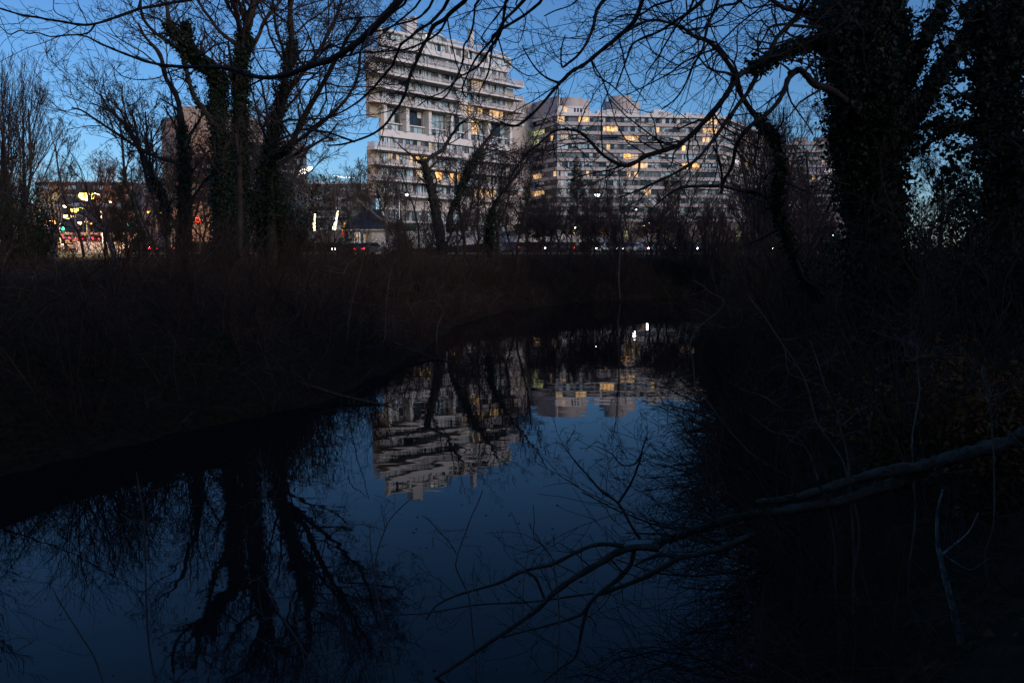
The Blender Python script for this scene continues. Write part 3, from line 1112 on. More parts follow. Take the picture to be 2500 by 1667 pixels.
# ---- podium of the block, station, walls
def podium():
    root = empty('garage_podium', (12, 150, 4.7), label='dark low podium with an orange-lit garage opening behind the white roadside wall', cat='building')
    before = set(bpy.data.objects)
    a, b = P(1385, 606, 152), P(2040, 606, 152)
    mb = MB([M['soffit']])
    mb.prism([(a.x, 152), (b.x, 152), (b.x, 170), (a.x, 170)], ZP - .4, 8.6)
    mb.build('wall', root)
    f = Facade((a.x, 152), (1, 0))
    s = lambda px: f.at(px)
    m_or = emis('garage_glow', (1, .42, .08), 1.6)
    mb = MB([m_or, M['mullion']])
    f.box(mb, s(1452), s(1477), .0, .03, 6.6, 7.6, 0)
    for i in range(5):
        f.box(mb, s(1452) + i * .45, s(1452) + i * .45 + .12, .03, .12, 6.5, 7.7, 1)
    for i in range(2):
        f.box(mb, s(1451), s(1478), .03, .1, 6.85 + i * .35, 6.95 + i * .35, 1)
    mb.build('garage_opening', root)
    for px in (1500, 1518, 1700, 1790):
        mb = MB([M['p_green'], M['mullion']])
        f.box(mb, s(px), s(px) + .9, 0, .03, 5.9, 7.0, 0)
        f.box(mb, s(px) - .05, s(px) + .95, .03, .08, 6.4, 6.48, 1)
        mb.build('window', root)
    mb = MB([M['concrete']])
    f.box(mb, 0, b.x - a.x, -.2, .5, 8.61, 9.1)
    mb.build('parapet', root)
    for o in set(bpy.data.objects) - before:
        if o.parent is root and o is not root:
            attach(o, root)


podium()


def station():
    D = 110
    a, b = P(838, 606, D), P(950, 606, D)
    cx, cy = (a.x + b.x) / 2, D + 4
    root = empty('service_station', (cx, cy, ZP), label='small dark-roofed service station shop with a white eave and lit window beside the road', cat='shop')
    hw = (b.x - a.x) / 2
    mb = MB([M['white_wall'], M['conc_tan']])
    mb.box(-hw + .6, hw - .6, -3.4, 3.4, -.1, 3.1, 0)
    mb.build('wall', root)
    mb = MB([M['roof_dark']])
    e = 3.32
    lo = [(-hw, -4, e), (hw, -4, e), (hw, 4, e), (-hw, 4, e)]
    hi = [(-hw * .35, 0, 6.1), (hw * .35, 0, 6.1)]
    mb.quad(lo[0], lo[1], hi[1], hi[0]); mb.quad(lo[2], lo[3], hi[0], hi[1])
    mb.poly([lo[1], lo[2], hi[1]]); mb.poly([lo[3], lo[0], hi[0]])
    mb.build('roof', root)
    mb = MB([M['conc_trim']])
    for (x0, x1, y0, y1) in ((-hw, hw, -4.05, -3.95), (-hw, hw, 3.95, 4.05), (-hw - .05, -hw + .05, -3.94, 3.94), (hw - .05, hw + .05, -3.94, 3.94)):
        mb.box(x0, x1, y0, y1, 3.12, 3.31)
    mb.build('eave', root)
    sx = lambda px: P(px, 606, D).x - cx
    mb = MB([M['p_soft'], M['mullion'], M['p_hot'], M['p_cool']])
    mb.box(sx(862), sx(880), -3.43, -3.405, .9, 2.9, 3)
    mb.box(sx(866), sx(870), -3.47, -3.44, 1.2, 2.7, 2)
    mb.box(sx(874), sx(876.5), -3.47, -3.44, 1.9, 2.4, 2)
    for px in (862, 868, 874, 880):
        mb.box(sx(px) - .05, sx(px) + .05, -3.49, -3.471, .9, 2.9, 1)
    mb.build('shop_window', root)
    mb = MB([M['p_soft'], M['mullion']])
    mb.box(sx(884), sx(892), -3.43, -3.405, 0, 2.7, 0)
    mb.box(sx(884), sx(884) + .08, -3.47, -3.431, 0, 2.7, 1)
    mb.build('door', root)
    mb = MB([M['brick_red'], M['conc_tan']])
    mb.box(sx(893), sx(905), -3.45, -3.405, 0, 2.9, 1)
    mb.build('side_panel', root)


station()


def wall(name, label, pts, zs, m, th=.3, parts=None):
    """pts: list of (x,y); zs: list of (z0,z1) per segment; each with a coping"""
    root = empty(name, (pts[0][0], pts[0][1], zs[0][0]), label=label, cat='wall')
    before = set(bpy.data.objects)
    for i in range(len(pts) - 1):
        f = Facade(pts[i], (pts[i + 1][0] - pts[i][0], pts[i + 1][1] - pts[i][1]))
        L = (Vector(pts[i + 1]) - Vector(pts[i])).length
        mb = MB([m, M['conc_trim']])
        z0, z1_ = zs[i]
        n = max(1, int(L / 3))
        for k in range(n):
            f.box(mb, L * k / n + .012, L * (k + 1) / n - .012, -th, 0, z0 - .5, z1_)
        mb.build('panel', root)
        mb = MB([M['conc_trim']])
        f.box(mb, 0, L, -th - .05, .05, z1_ + .002, z1_ + .12)
        mb.build('coping', root)
    for o in set(bpy.data.objects) - before:
        if o.parent is root and o is not root:
            attach(o, root)


X1 = lambda px, D: P(px, 606, D).x
wall('boundary_wall', 'long white wall above the parkway in front of the tower and curved block', [(X1(948, 124), 124), (X1(1180, 127), 127), (X1(1300, 129), 129)], [(4.0, 6.25), (4.6, 6.3)], M['white_wall'])
wall('retaining_wall', 'white stretch of roadside wall right of the tower, below the orange garage opening', [(X1(1302, 129.6), 129.6), (X1(1392, 130), 130), (X1(1500, 130), 130)], [(4.6, 6.1), (4.5, 5.75)], M['white_wall'])
wall('low_wall', 'low pale wall by the road at the foot of the ivy-clad trunk on the right', [(X1(1964, 100), 100), (X1(2060, 99), 99)], [(2.9, 3.35)], M['barrier'])
wall('construction_barrier', 'white panel barrier along the grass below the traffic lights', [(X1(190, 143), 143), (X1(318, 146), 146)], [(2.9, 4.75)], M['barrier'], th=.4)
wall('junction_wall', 'orange-lit retaining wall behind the queue of cars at the junction', [(X1(150, 205), 205), (X1(345, 212), 212)], [(5.0, 7.6)], M['conc_tan'])

# ---- roads
def sheet(name, label, pts, z, m):
    mb = MB([m])
    mb.poly([(x, y, z) for x, y in pts])
    tag(mb.build(name), label, 'road', kind='structure')


sheet('parkway', 'asphalt parkway running along the far side of the park', [(-140, 112), (160, 112), (160, 121.5), (-140, 121.5)], ZP + .10, M['asphalt'])
mb = MB([M['paint']])
for i in range(60):
    mb.box(-140 + i * 5, -138 + i * 5, 116.7, 116.85, ZP + .104, ZP + .108)
tag(mb.build('road_marking'), 'dashed white lane line along the parkway', 'road marking', kind='structure')
mb = MB([M['kerb']])
mb.box(-140, 160, 111.7, 111.99, ZP - .2, ZP + .22)
tag(mb.build('kerb'), 'concrete kerb along the near edge of the parkway', 'kerb', kind='structure')
# climbing street: follows the terrain
mb = MB([M['asphalt']])
yy = [148 + 3 * i for i in range(19)]
for i in range(18):
    y0, y1 = yy[i], yy[i + 1]
    xl0, xr0, xl1, xr1 = -.56 * y0, -.44 * y0, -.56 * y1, -.44 * y1
    h = lambda y: ZP + 2.2 * float(sstep(np.array((y - 150) / 30.))) + .12
    mb.quad((xl0, y0, h(y0)), (xr0, y0, h(y0)), (xr1, y1, h(y1)), (xl1, y1, h(y1)))
tag(mb.build('street'), 'street climbing away from the junction under orange lamps', 'road', kind='structure')

# ------------------------------------------------------------------ street lamps, signals, signs
def ground_at(px, D):
    q = P(px, 606, D)
    return q.x, D, hz(q.x, D)


def street_lamp(px, py, D, col, strength, label, light=0, size=.22, arm=1.6, side=1, group='street lamps with lit heads', light_col=None):
    x, y, zg = ground_at(px, D)
    zl = P(px, py, D).z
    root = empty('street_lamp', (x + arm * side, y, zg), label=label, cat='street lamp', group=group)
    h = zl - zg
    mb = MB([M['metal_grey']])
    mb.lathe((0, 0, -.3), [(.14, 0), (.14, .6), (.09, .65), (.055, h + .5)], 10)
    mb.build('pole', root, smooth=True)
    pts = [Vector((0, 0, h + .1)), Vector((-arm * side * .4, 0, h + .3)), Vector((-arm * side, 0, h + .26))]
    c = catmull(pts, 4)
    tubes_obj('arm', [([(c, [.04] * len(c))], 6, 0)], [M['metal_grey']], root)
    mb = MB([M['metal_dark']])
    xo = -arm * side
    mb.hexa([(xo - .35, -.16, h + .12), (xo + .25, -.16, h + .12), (xo + .25, .16, h + .12), (xo - .35, .16, h + .12), (xo - .28, -.1, h + .32), (xo + .25, -.08, h + .3), (xo + .25, .08, h + .3), (xo - .28, .1, h + .32)])
    mb.build('lamp_head', root, bevel=.02)
    mb = MB([emis('lamp_%.2f_%.2f_%.2f_%g' % (*col, strength), col, strength)])
    mb.lathe((xo - .02, 0, h - size * .8 + .1), [(size * .35, 0), (size * .8, size * .2), (size, size * .5), (size, size * .8), (size * .9, size)], 12)
    mb.build('bulb', root, smooth=True)
    if light:
        ld = bpy.data.lights.new('lamp_light', 'POINT')
        ld.energy = light
        ld.color = light_col or col
        ld.shadow_soft_size = .25
        lo = bpy.data.objects.new('lamp_light', ld)
        COL.objects.link(lo)
        lo.parent = root
        lo.location = (xo, -.1, h - size * 2.2)
    return root


YEL = (1, .74, .14)
ORA = (1, .34, .05)
WAR = (1, .70, .36)
WHI = (.92, .95, 1)
street_lamp(219, 478, 96, YEL, 7, 'brightest yellow street lamp, high above the white construction barrier', 16000, .8, 1.6, 1, light_col=(1, .82, .42))
street_lamp(188, 513, 118, YEL, 6, 'second yellow street lamp, just below and left of the brightest one', 500, .5)
street_lamp(170, 529, 112, (1, .8, .3), 7, 'lowest of the three yellow-white street lamps near the left traffic signal', 500, .5, 1.2, -1)
street_lamp(166, 504, 150, (1, .8, .6), 20, 'pale twin-glow street lamp above the left traffic signal', 0, .36)
street_lamp(186, 529, 160, ORA, 6, 'small orange street lamp right of the lowest yellow-white lamp', 0, .22)
street_lamp(199, 544, 186, (1, .6, .15), 6, 'amber street lamp over the queue of cars', 30000, .42, light_col=(1, .34, .07))
street_lamp(314, 503, 140, ORA, 7, 'orange street lamp above the red and green signals', 9000, .42, light_col=(1, .38, .09))
street_lamp(276, 494, 170, WAR, 18, 'small distant warm lamp left of the orange one', 0, .2)
street_lamp(367, 518, 170, ORA, 6, 'small distant orange lamp right of the red signal', 2500, .3, light_col=(1, .4, .1))
street_lamp(403, 519, 92, (1, .9, .28), 7, 'yellow-green street lamp among branches left of the big ivy tree', 160, .36, .8)
street_lamp(22, 497, 120, (.7, .75, 1), 22, 'bluish lamp at the far left between dark trees', 0, .2)
street_lamp(118, 543, 150, ORA, 6, 'orange lamp beside the amber pedestrian sign on the left', 6000, .38, light_col=(1, .38, .09))
street_lamp(120, 552, 150, (.75, .72, 1), 25, 'small violet-white lamp under the orange one on the left', 0, .16, .6)
street_lamp(763, 411, 190, (1, .97, .92), 25, 'tall white lamp over the string-lit roof left of the tower', 200, .48, 2.2, -1)
street_lamp(996, 476, 100, WHI, 12, 'white park lamp in front of the tower\'s left half', 120, .24, 1.0, -1)
street_lamp(1457, 477, 117, WHI, 16, 'large white street lamp in front of the curved block, above the road wall', 420, .36, 1.8)
street_lamp(1552, 513, 118, WHI, 10, 'flat white street lamp right of the big white one', 100, .2, 1.8)
street_lamp(1583, 545, 114, WHI, 12, 'white lamp low over the parkway traffic, right of the orange garage', 100, .2, 1.0)
street_lamp(1404, 557, 126, WHI, 18, 'tiny white lamp above the retaining wall', 0, .14, .5)
street_lamp(1400, 571, 126, (1, .6, .2), 18, 'tiny orange lamp at the end of the retaining wall', 60, .15, .5)
street_lamp(1570, 552, 145, (1, .65, .25), 14, 'amber lamp on the podium right of the garage opening', 0, .2, .5)
street_lamp(1212, 500, 118, (1, .62, .22), 18, 'small amber lamp by the tower\'s lower right corner', 60, .18, .8)
street_lamp(1047, 493, 118, (1, .6, .3), 10, 'faint amber lamp in front of the tower base', 0, .12, .6)
street_lamp(2032, 577, 105, (.95, 1, .97), 32, 'lone white lamp above the low wall beside the right ivy trunk', 60, .2, 1.0)
street_lamp(1923, 501, 140, (1, .55, .3), 14, 'pinkish lamp seen beside the leaning ivy trunk', 0, .24, .8)


def signal(px, py, D, lit, label, h_extra=0):
    """traffic light whose lit lens sits at px,py"""
    x, y, zg = ground_at(px, D)
    zl = P(px, py, D).z
    idx = {'red': 0, 'amber': 1, 'green': 2}[lit]
    top = zl - zg + .45 + .36 * idx - .36
    root = empty('traffic_signal', (x, y, zg), label=label, cat='traffic light', group='traffic signals at the junction')
    mb = MB([M['wood_pole']])
    mb.lathe((0, .25, -.3), [(.12, 0), (.11, .4), (.075, top + .1)], 10)
    mb.build('pole', root, smooth=True)
    mb = MB([M['metal_dark']])
    mb.box(-.24, .24, -.06, .2, top - 1.15, top + .1)
    mb.build('housing', root, bevel=.03)
    cols = {'red': (1, .03, .08), 'amber': (1, .42, .04), 'green': (.05, 1, .55)}
    for i, k in enumerate(('red', 'amber', 'green')):
        zc = top - .1 - .36 * i - .02
        on = k == lit
        m = emis('signal_' + k, cols[k], 5) if on else mat('lens_off', tuple(c * .06 for c in cols[k]), .3)
        mb = MB([m])
        mb.lathe((0, -.065, zc), [(.28 if on else .14, 0), (.25 if on else .12, -.05), (.1, -.09)], 14, axis='y')
        mb.build('lens', root, smooth=True)
        mb = MB([M['metal_dark']])
        for s in range(7):
            a0, a1 = math.pi * s / 7, math.pi * (s + 1) / 7
            r = .3
            mb.quad((r * math.cos(a0), -.06, zc + r * math.sin(a0)), (r * math.cos(a1), -.06, zc + r * math.sin(a1)), (r * math.cos(a1), -.3, zc + r * math.sin(a1)), (r * math.cos(a0), -.3, zc + r * math.sin(a0)))
        mb.build('visor', root)
    if lit == 'green':
        ld = bpy.data.lights.new('signal_light', 'POINT')
        ld.energy = 40
        ld.color = (.1, 1, .7)
        lo = bpy.data.objects.new('signal_light', ld)
        COL.objects.link(lo)
        lo.parent = root
        lo.location = (0, -.6, zl - zg)


signal(158, 558, 138, 'green', 'green traffic signal on an orange-lit pole at the left end of the barrier')
signal(315, 549, 138, 'green', 'green traffic signal at the right end of the barrier')
signal(322, 528, 152, 'red', 'red traffic signal higher up behind the right-hand green one')
signal(228, 546, 150, 'amber', 'orange signal over the middle of the barrier')

# amber pedestrian panel
x, y, zg = ground_at(137, 146)
root = empty('pedestrian_signal', (x, y, zg), label='amber barred pedestrian signal box on a pole at the left of the junction', cat='traffic light')
zl = P(137, 543, 146).z - zg
mb = MB([M['wood_pole']]); mb.lathe((0, .3, -.3), [(.1, 0), (.08, zl + 2.4)], 10); mb.build('pole', root, smooth=True)
mb = MB([M['metal_dark']]); mb.box(-.45, .45, -.05, .2, zl - .35, zl + .4); mb.build('housing', root, bevel=.03)
mb = MB([emis('amber_panel', (1, .5, .1), 4)])
for i in range(3): mb.box(-.36, .36 - .1 * (i == 1), -.09, -.055, zl - .27 + .22 * i, zl - .13 + .22 * i)
mb.build('light_bars', root)


def pole(px, py_top, D, label, m='wood_pole', r=.13):
    x, y, zg = ground_at(px, D)
    h = P(px, py_top, D).z - zg
    root = empty('utility_pole', (x, y, zg), label=label, cat='pole', group='poles at the junction')
    mb = MB([M[m]])
    mb.lathe((0, 0, -.4), [(r * 1.1, 0), (r, h * .5), (r * .7, h + .4)], 10)
    mb.build('shaft', root, smooth=True)
    mb = MB([M['metal_grey']])
    mb.box(-.5, .5, -r - .06, -r + .02, h * .86, h * .86 + .1)
    mb.box(-.22, .22, -r - .1, -r - .062, h * .5, h * .5 + .8)
    mb.build('bracket', root)


pole(290, 535, 136, 'orange-lit wooden pole standing behind the barrier on the right')
pole(190, 550, 160, 'thin grey pole between the cars behind the barrier', 'metal_grey', .1)
pole(220, 540, 152, 'thick grey pole with sign plates behind the middle of the barrier', 'metal_grey', .2)

# red price board
x, y, zg = ground_at(489, 120)
root = empty('price_board', (x, y, zg), label='electronic board with glowing red digits left of the big ivy trunk', cat='sign')
zc = P(489, 537, 120).z - zg
mb = MB([M['metal_dark']])
mb.box(-.12, .12, -.1, .1, -.3, zc - .5)
mb.build('post', root)
mb = MB([M['roof_dark']])
mb.box(-.85, .85, -.12, .12, zc - .52, zc + .5)
mb.build('panel', root, bevel=.02)
mb = MB([emis('led_red', (1, .12, .03), 9)])


def digit(cx, cz, w, h, segs, th=.12):
    S = {'a': (-w, w, h - th, h), 'g': (-w, w, -th / 2, th / 2), 'd': (-w, w, -h, -h + th), 'f': (-w, -w + th, 0, h), 'b': (w - th, w, 0, h), 'e': (-w, -w + th, -h, 0), 'c': (w - th, w, -h, 0)}
    for k in segs:
        x0, x1, z0, z1_ = S[k]
        mb.box(cx + x0, cx + x1, -.16, -.125, cz + z0, cz + z1_)


digit(-.5, zc, .19, .36, 'abcdefg')
digit(.0, zc, .19, .36, 'abcdfg')
mb.build('digits', root)
mb = MB([emis('led_dim', (1, .5, .25), 5)])
mb.box(.52, .6, -.16, -.125, zc - .1, zc)
mb.build('small_light', root)

# feather banners; their floodlighting is put into the cloth as emission
def banner(px, yt, yb, D, col, s, label, lean=.0, kind=0):
    x, y, zg = ground_at(px, D)
    zt, zb = P(px, yt, D).z - zg, P(px, yb, D).z - zg
    root = empty('feather_banner', (x, y, zg), label=label, cat='banner', group='tall feather banners by the service station')
    h = zt - zb
    pts = [Vector((-lean, 0, -.2)), Vector((-lean * .7, 0, zb)), Vector((.05, 0, zb + h * .6)), Vector((lean * .9, 0, zt)), Vector((lean * 1.0 + .1, 0, zt + .05))]
    c = catmull(pts, 4)
    tubes_obj('pole', [([(c, [.03] * len(c))], 6, 0)], [M['metal_grey']], root)
    n = 16
    if kind == 0:
        ms = [emis('banner_%s' % label[:8], col, s), M['conc_trim']]
    else:
        ms = [emis('banner_yellow', (1, .62, .12), s), emis('banner_red', (.8, .09, .03), s * .6)]
    mb = MB(ms)
    for i in range(n):
        a, b = i / n, (i + 1) / n
        wv = lambda u: .42 * (1 - u) ** .6 * (.75 + .25 * math.sin(u * 9 + px)) + .05
        xo = lambda u: -lean * .6 + lean * 1.5 * u
        mi = 1 if (kind == 1 and a < .32) else 0
        z0, z1_ = zb + h * a, zb + h * b
        mb.hexa([(xo(a) - wv(a), -.04, z0), (xo(a) + .05, -.06 + .05 * math.sin(a * 8), z0), (xo(a) + .05, .02, z0), (xo(a) - wv(a), .02, z0), (xo(b) - wv(b), -.04, z1_), (xo(b) + .05, -.06 + .05 * math.sin(b * 8), z1_), (xo(b) + .05, .02, z1_), (xo(b) - wv(b), .02, z1_)], mi)
    mb.build('cloth', root)


banner(771, 522, 563, 113, (1, .8, .45), 7, 'glowing white banner half hidden by bushes, left one of the pair', .06)
banner(823, 515, 562, 113, (1, .82, .48), 7, 'brightest glowing white banner leaning to the right beside the station', .3)
banner(841, 543, 574, 112, (1, .6, .15), 1.6, 'narrow yellow and red banner next to the bright white one', .12, 1)

# string lights on the far roof edges
def lights_string(x0, y0, x1, y1, D, n, label, spread=3.0):
    root = empty('string_lights', P(x0, 606, D), label=label, cat='string lights', group='roof string lights left of the tower')
    a = P(x0, y0, D)
    br = []
    mb = MB([emis('fairy', (1, .92, .8), 7), M['metal_dark']])
    pts = []
    for i in range(n):
        s = (i + rng.random()) / n
        q = P(x0 + (x1 - x0) * s + rng.uniform(-2, 2), y0 + (y1 - y0) * s + rng.uniform(-spread, spread), D) - Vector(root.location)
        pts.append(q)
        mb.lathe(q, [(.05, 0), (.11, .07), (.05, .16)], 6, 0)
    mb.build('bulbs', root)
    c = sorted(pts, key=lambda p: p.x)
    tubes_obj('cable', [([(c, [.02] * len(c))], 4, 0)], [M['metal_dark']], root)


lights_string(730, 424, 756, 414, 189, 26, 'cluster of warm string lights under the tall white lamp', 6)
lights_string(815, 430, 868, 436, 290, 22, 'thin line of white string lights on the roof left of the tower', 2)

# ------------------------------------------------------------------ cars
CARN = [0]


def car_proto(paint, tails=True):
    """car pointing to +X, length 4.5 m"""
    root = empty('parked_car', (0, 0, 0))
    prof = [(-2.2, .35), (-2.25, .62), (-2.1, .93), (-1.7, .98), (-1.15, 1.40), (-.4, 1.46), (.35, 1.42), (1.05, 1.0), (1.9, .86), (2.2, .68), (2.22, .36)]
    n = len(prof)
    mb = MB([paint])
    inset = lambda z: .86 - max(0, (z - .95)) * .28
    Lp = [(x, -inset(z), z) for x, z in prof]
    Rp = [(x, inset(z), z) for x, z in prof]
    mb.poly(Lp[::-1])
    mb.poly(Rp)
    for i in range(n):
        j = (i + 1) % n
        mb.quad(Lp[i], Lp[j], Rp[j], Rp[i])
    mb.build('body', root, bevel=.05)
    mb = MB([M['car_glass']])
    for s in (-1, 1):
        yy_ = lambda z: s * (inset(z) + .012)
        a = [(-1.25, 1.02), (-1.02, 1.34), (-.4, 1.39), (.3, 1.36), (.85, 1.02)]
        p = [(x, yy_(z), z) for x, z in a]
        mb.poly(p if s < 0 else p[::-1])
    mb.quad((.99, -.74, 1.045), (.99, .74, 1.045), (.44, .68, 1.39), (.44, -.68, 1.39))
    mb.quad((-1.66, .74, 1.035), (-1.66, -.74, 1.035), (-1.22, -.68, 1.37), (-1.22, .68, 1.37))
    mb.build('window', root)
    for x in (-1.4, 1.4):
        for s in (-1, 1):
            mb = MB([M['tyre']])
            mb.lathe((x, s * .74 - .1, .32), [(.24, 0), (.32, .02), (.32, .18), (.24, .2)], 18, axis='y')
            wo = mb.build('wheel', root, smooth=True)
            mb = MB([M['rim']])
            mb.lathe((x, s * .74 + (s * .102), .32), [(.21, -.01), (.2, .01)], 12, axis='y')
            mb.build('rim', wo)
    for s in (-1, 1):
        mb = MB([emis('headlight', (1, .97, .92), 55)])
        mb.lathe((2.14, s * .62, .66), [(.11, 0), (.10, .06), (.05, .09)], 10, axis='x')
        mb.build('headlight', root, smooth=True)
        mb = MB([emis('tail_light', (1, .03, .05), 10)])
        mb.box(-2.29, -2.2, s * .62 - .18, s * .62 + .18, .7, .84)
        mb.build('tail_light', root)
    return root


PAINTS = {'silver': mat('paint_silver', (.35, .36, .38), .25, metal=.6), 'dark': mat('paint_dark', (.02, .022, .028), .2), 'red': mat('paint_red', (.2, .02, .02), .25), 'white': mat('paint_white', (.6, .6, .6), .3)}
PROTO = {}


def car(px, D, ang, colour, label, z=None, group='cars on the parkway', depthside=None):
    x = P(px, 606, D).x
    if colour not in PROTO:
        o = PROTO[colour] = car_proto(PAINTS[colour])
    else:
        o = copy_tree(PROTO[colour])
    o.name = 'car'
    zz = ZP + .11 if z is None else z
    o.location = (x, D, zz)
    o.rotation_euler = (0, 0, R(ang))
    tag(o, label, 'car', group)
    return o


# headlights come towards us on the right: heading left and a little towards the camera
HA = 200
for px, D, ang, cl, lb in [
    (1473, 115, 222, 'silver', 'car with two bright headlights right under the orange garage opening'),
    (1500, 119, 205, 'dark', 'dark car just behind the bright-headlight car'),
    (1541, 115, 218, 'silver', 'car with paired headlights below the flat white street lamp'),
    (1556, 119.5, 210, 'dark', 'car in the far lane behind the paired headlights'),
    (1617, 115, 220, 'silver', 'car with warm headlights, first of the queue right of the pale birch'),
    (1640, 119, 215, 'white', 'white car, second of the queue right of the pale birch'),
    (1667, 115, 220, 'dark', 'dark car with small headlights in the middle of the right queue'),
    (1697, 119, 222, 'silver', 'car with cluster of bluish lights near the end of the right queue'),
    (1737, 115, 218, 'dark', 'last car of the right queue with one visible headlight'),
    (1916, 116, 222, 'dark', 'car with paired headlights beside the leaning ivy trunk'),
    (1228, 115, 222, 'dark', 'dark car with faint twin headlights below the tower'),
    (1246, 119.5, 30, 'dark', 'dark car showing a red tail light below the tower'),
    (905, 97, 62, 'silver', 'silver car with red tail lights in front of the service station'),
    (856, 104, 210, 'dark', 'dark car with dim light left of the service station'),
    (1360, 114.5, 205, 'dark', 'dark unlit-looking car against the roadside wall'),
]:
    car(px, D, ang, cl, lb, z=None if D > 112 else hz(P(px, 606, D).x, D))
hs = lambda y: ZP + 2.2 * float(sstep(np.array((y - 150) / 30.))) + .13
for px, D, ang, cl, lb in [
    (205, 172, 95, 'red', 'red car with glowing tail lights, brightest behind the barrier'),
    (232, 176, 92, 'dark', 'dark car with white roof shine right of the red one behind the barrier'),
    (249, 172, 90, 'red', 'dark red car, right end of the queue behind the barrier'),
    (175, 176, 95, 'silver', 'silver car lit orange, left end of the queue behind the barrier'),
    (176, 157, 20, 'silver', 'silver car crossing at the left end of the white barrier'),
    (300, 170, 92, 'silver', 'orange-lit car beside the wooden pole behind the barrier'),
    (5, 118, 220, 'dark', 'dark car with orange headlight at the left edge of the photo'),
    (384, 150, 95, 'dark', 'dark car with red tail light among trunks right of the barrier'),
    (440, 140, 100, 'red', 'red car under the red price board'),
]:
    car(px, D, ang, cl, lb, z=(hs(D) if px < 320 and D > 150 else hz(P(px, 606, D).x, D)), group='cars at the junction')

# ------------------------------------------------------------------ background trees
QS = dict(wob=.15, trop=.05, ratio=.58, n=[0, 6, 7, 7, 8], ang=.78, rmin=.0135, seg=5, seg0=3, t0=.2, rr=.5)


def tree_proto(kind, seed):
    rng.seed(seed)
    out = []
    if kind == 'broad':
        grow(out, Vector((0, 0, -.3)), Vector((.05, 0, 1)), 8.5, .2, 4, dict(QS, ang=.85, ratio=.62))
    elif kind == 'slender':
        grow(out, Vector((0, 0, -.3)), Vector((0, .03, 1)), 11, .15, 4, dict(QS, ang=.55, ratio=.42, trop=.09))
    elif kind == 'fan':
        for i in range(5):
            a = i * 1.3
            grow(out, Vector((.15 * math.cos(a), .15 * math.sin(a), -.3)), Vector((.22 * math.cos(a), .22 * math.sin(a), 1)), 10.5, .13, 3, dict(QS, ang=.42, ratio=.5, trop=.1, wob=.07, rmin=.0095, n=[0, 7, 9, 11]))
    elif kind == 'fork':
        out.append(([Vector((0, 0, -.3)), Vector((.1, 0, 1.5)), Vector((.05, .1, 3))], [.2, .18, .15], 5))
        for i in range(3):
            a = i * 2.1 + .4
            grow(out, Vector((.05, .1, 2.9)), Vector((.6 * math.cos(a), .6 * math.sin(a), 1)), 7, .12, 4, dict(QS, n=[0, 6, 6, 6, 7], ang=.75))
    tr = [(p, r) for p, r, l in out if l >= 3 or max(r) > .07]
    tw = [(p, r) for p, r, l in out if not (l >= 3 or max(r) > .07)]
    h = max(max(p.z for p in b[0]) for b in tw)
    root = empty('bare_tree', (0, 0, 0))
    tubes_obj('trunk', [(tr, 6, 0)], [M['bark_far']], root)
    tubes_obj('crown', [(tw, 3, 0)], [M['twig_far']], root)
    return root, h


PR = {}
for i, (k, sd_) in enumerate((('broad', 3), ('broad', 14), ('slender', 5), ('slender', 26), ('fan', 7), ('fork', 8), ('fork', 19))):
    PR[i] = tree_proto(k, sd_)
USED = set()


def place_tree(px, D, ytop, var, label, group='bare winter trees', rot=None, sx=1.0):
    root, h = PR[var]
    if var in USED:
        root = copy_tree(root)
    USED.add(var)
    x, y, zg = ground_at(px, D)
    H = P(px, ytop, D).z - zg
    s = H / h
    root.location = (x, y, zg)
    root.rotation_euler = (0, 0, rng.uniform(0, 6.28) if rot is None else rot)
    root.scale = (s * sx, s * sx, s)
    tag(root, label, 'tree', group)
    return root


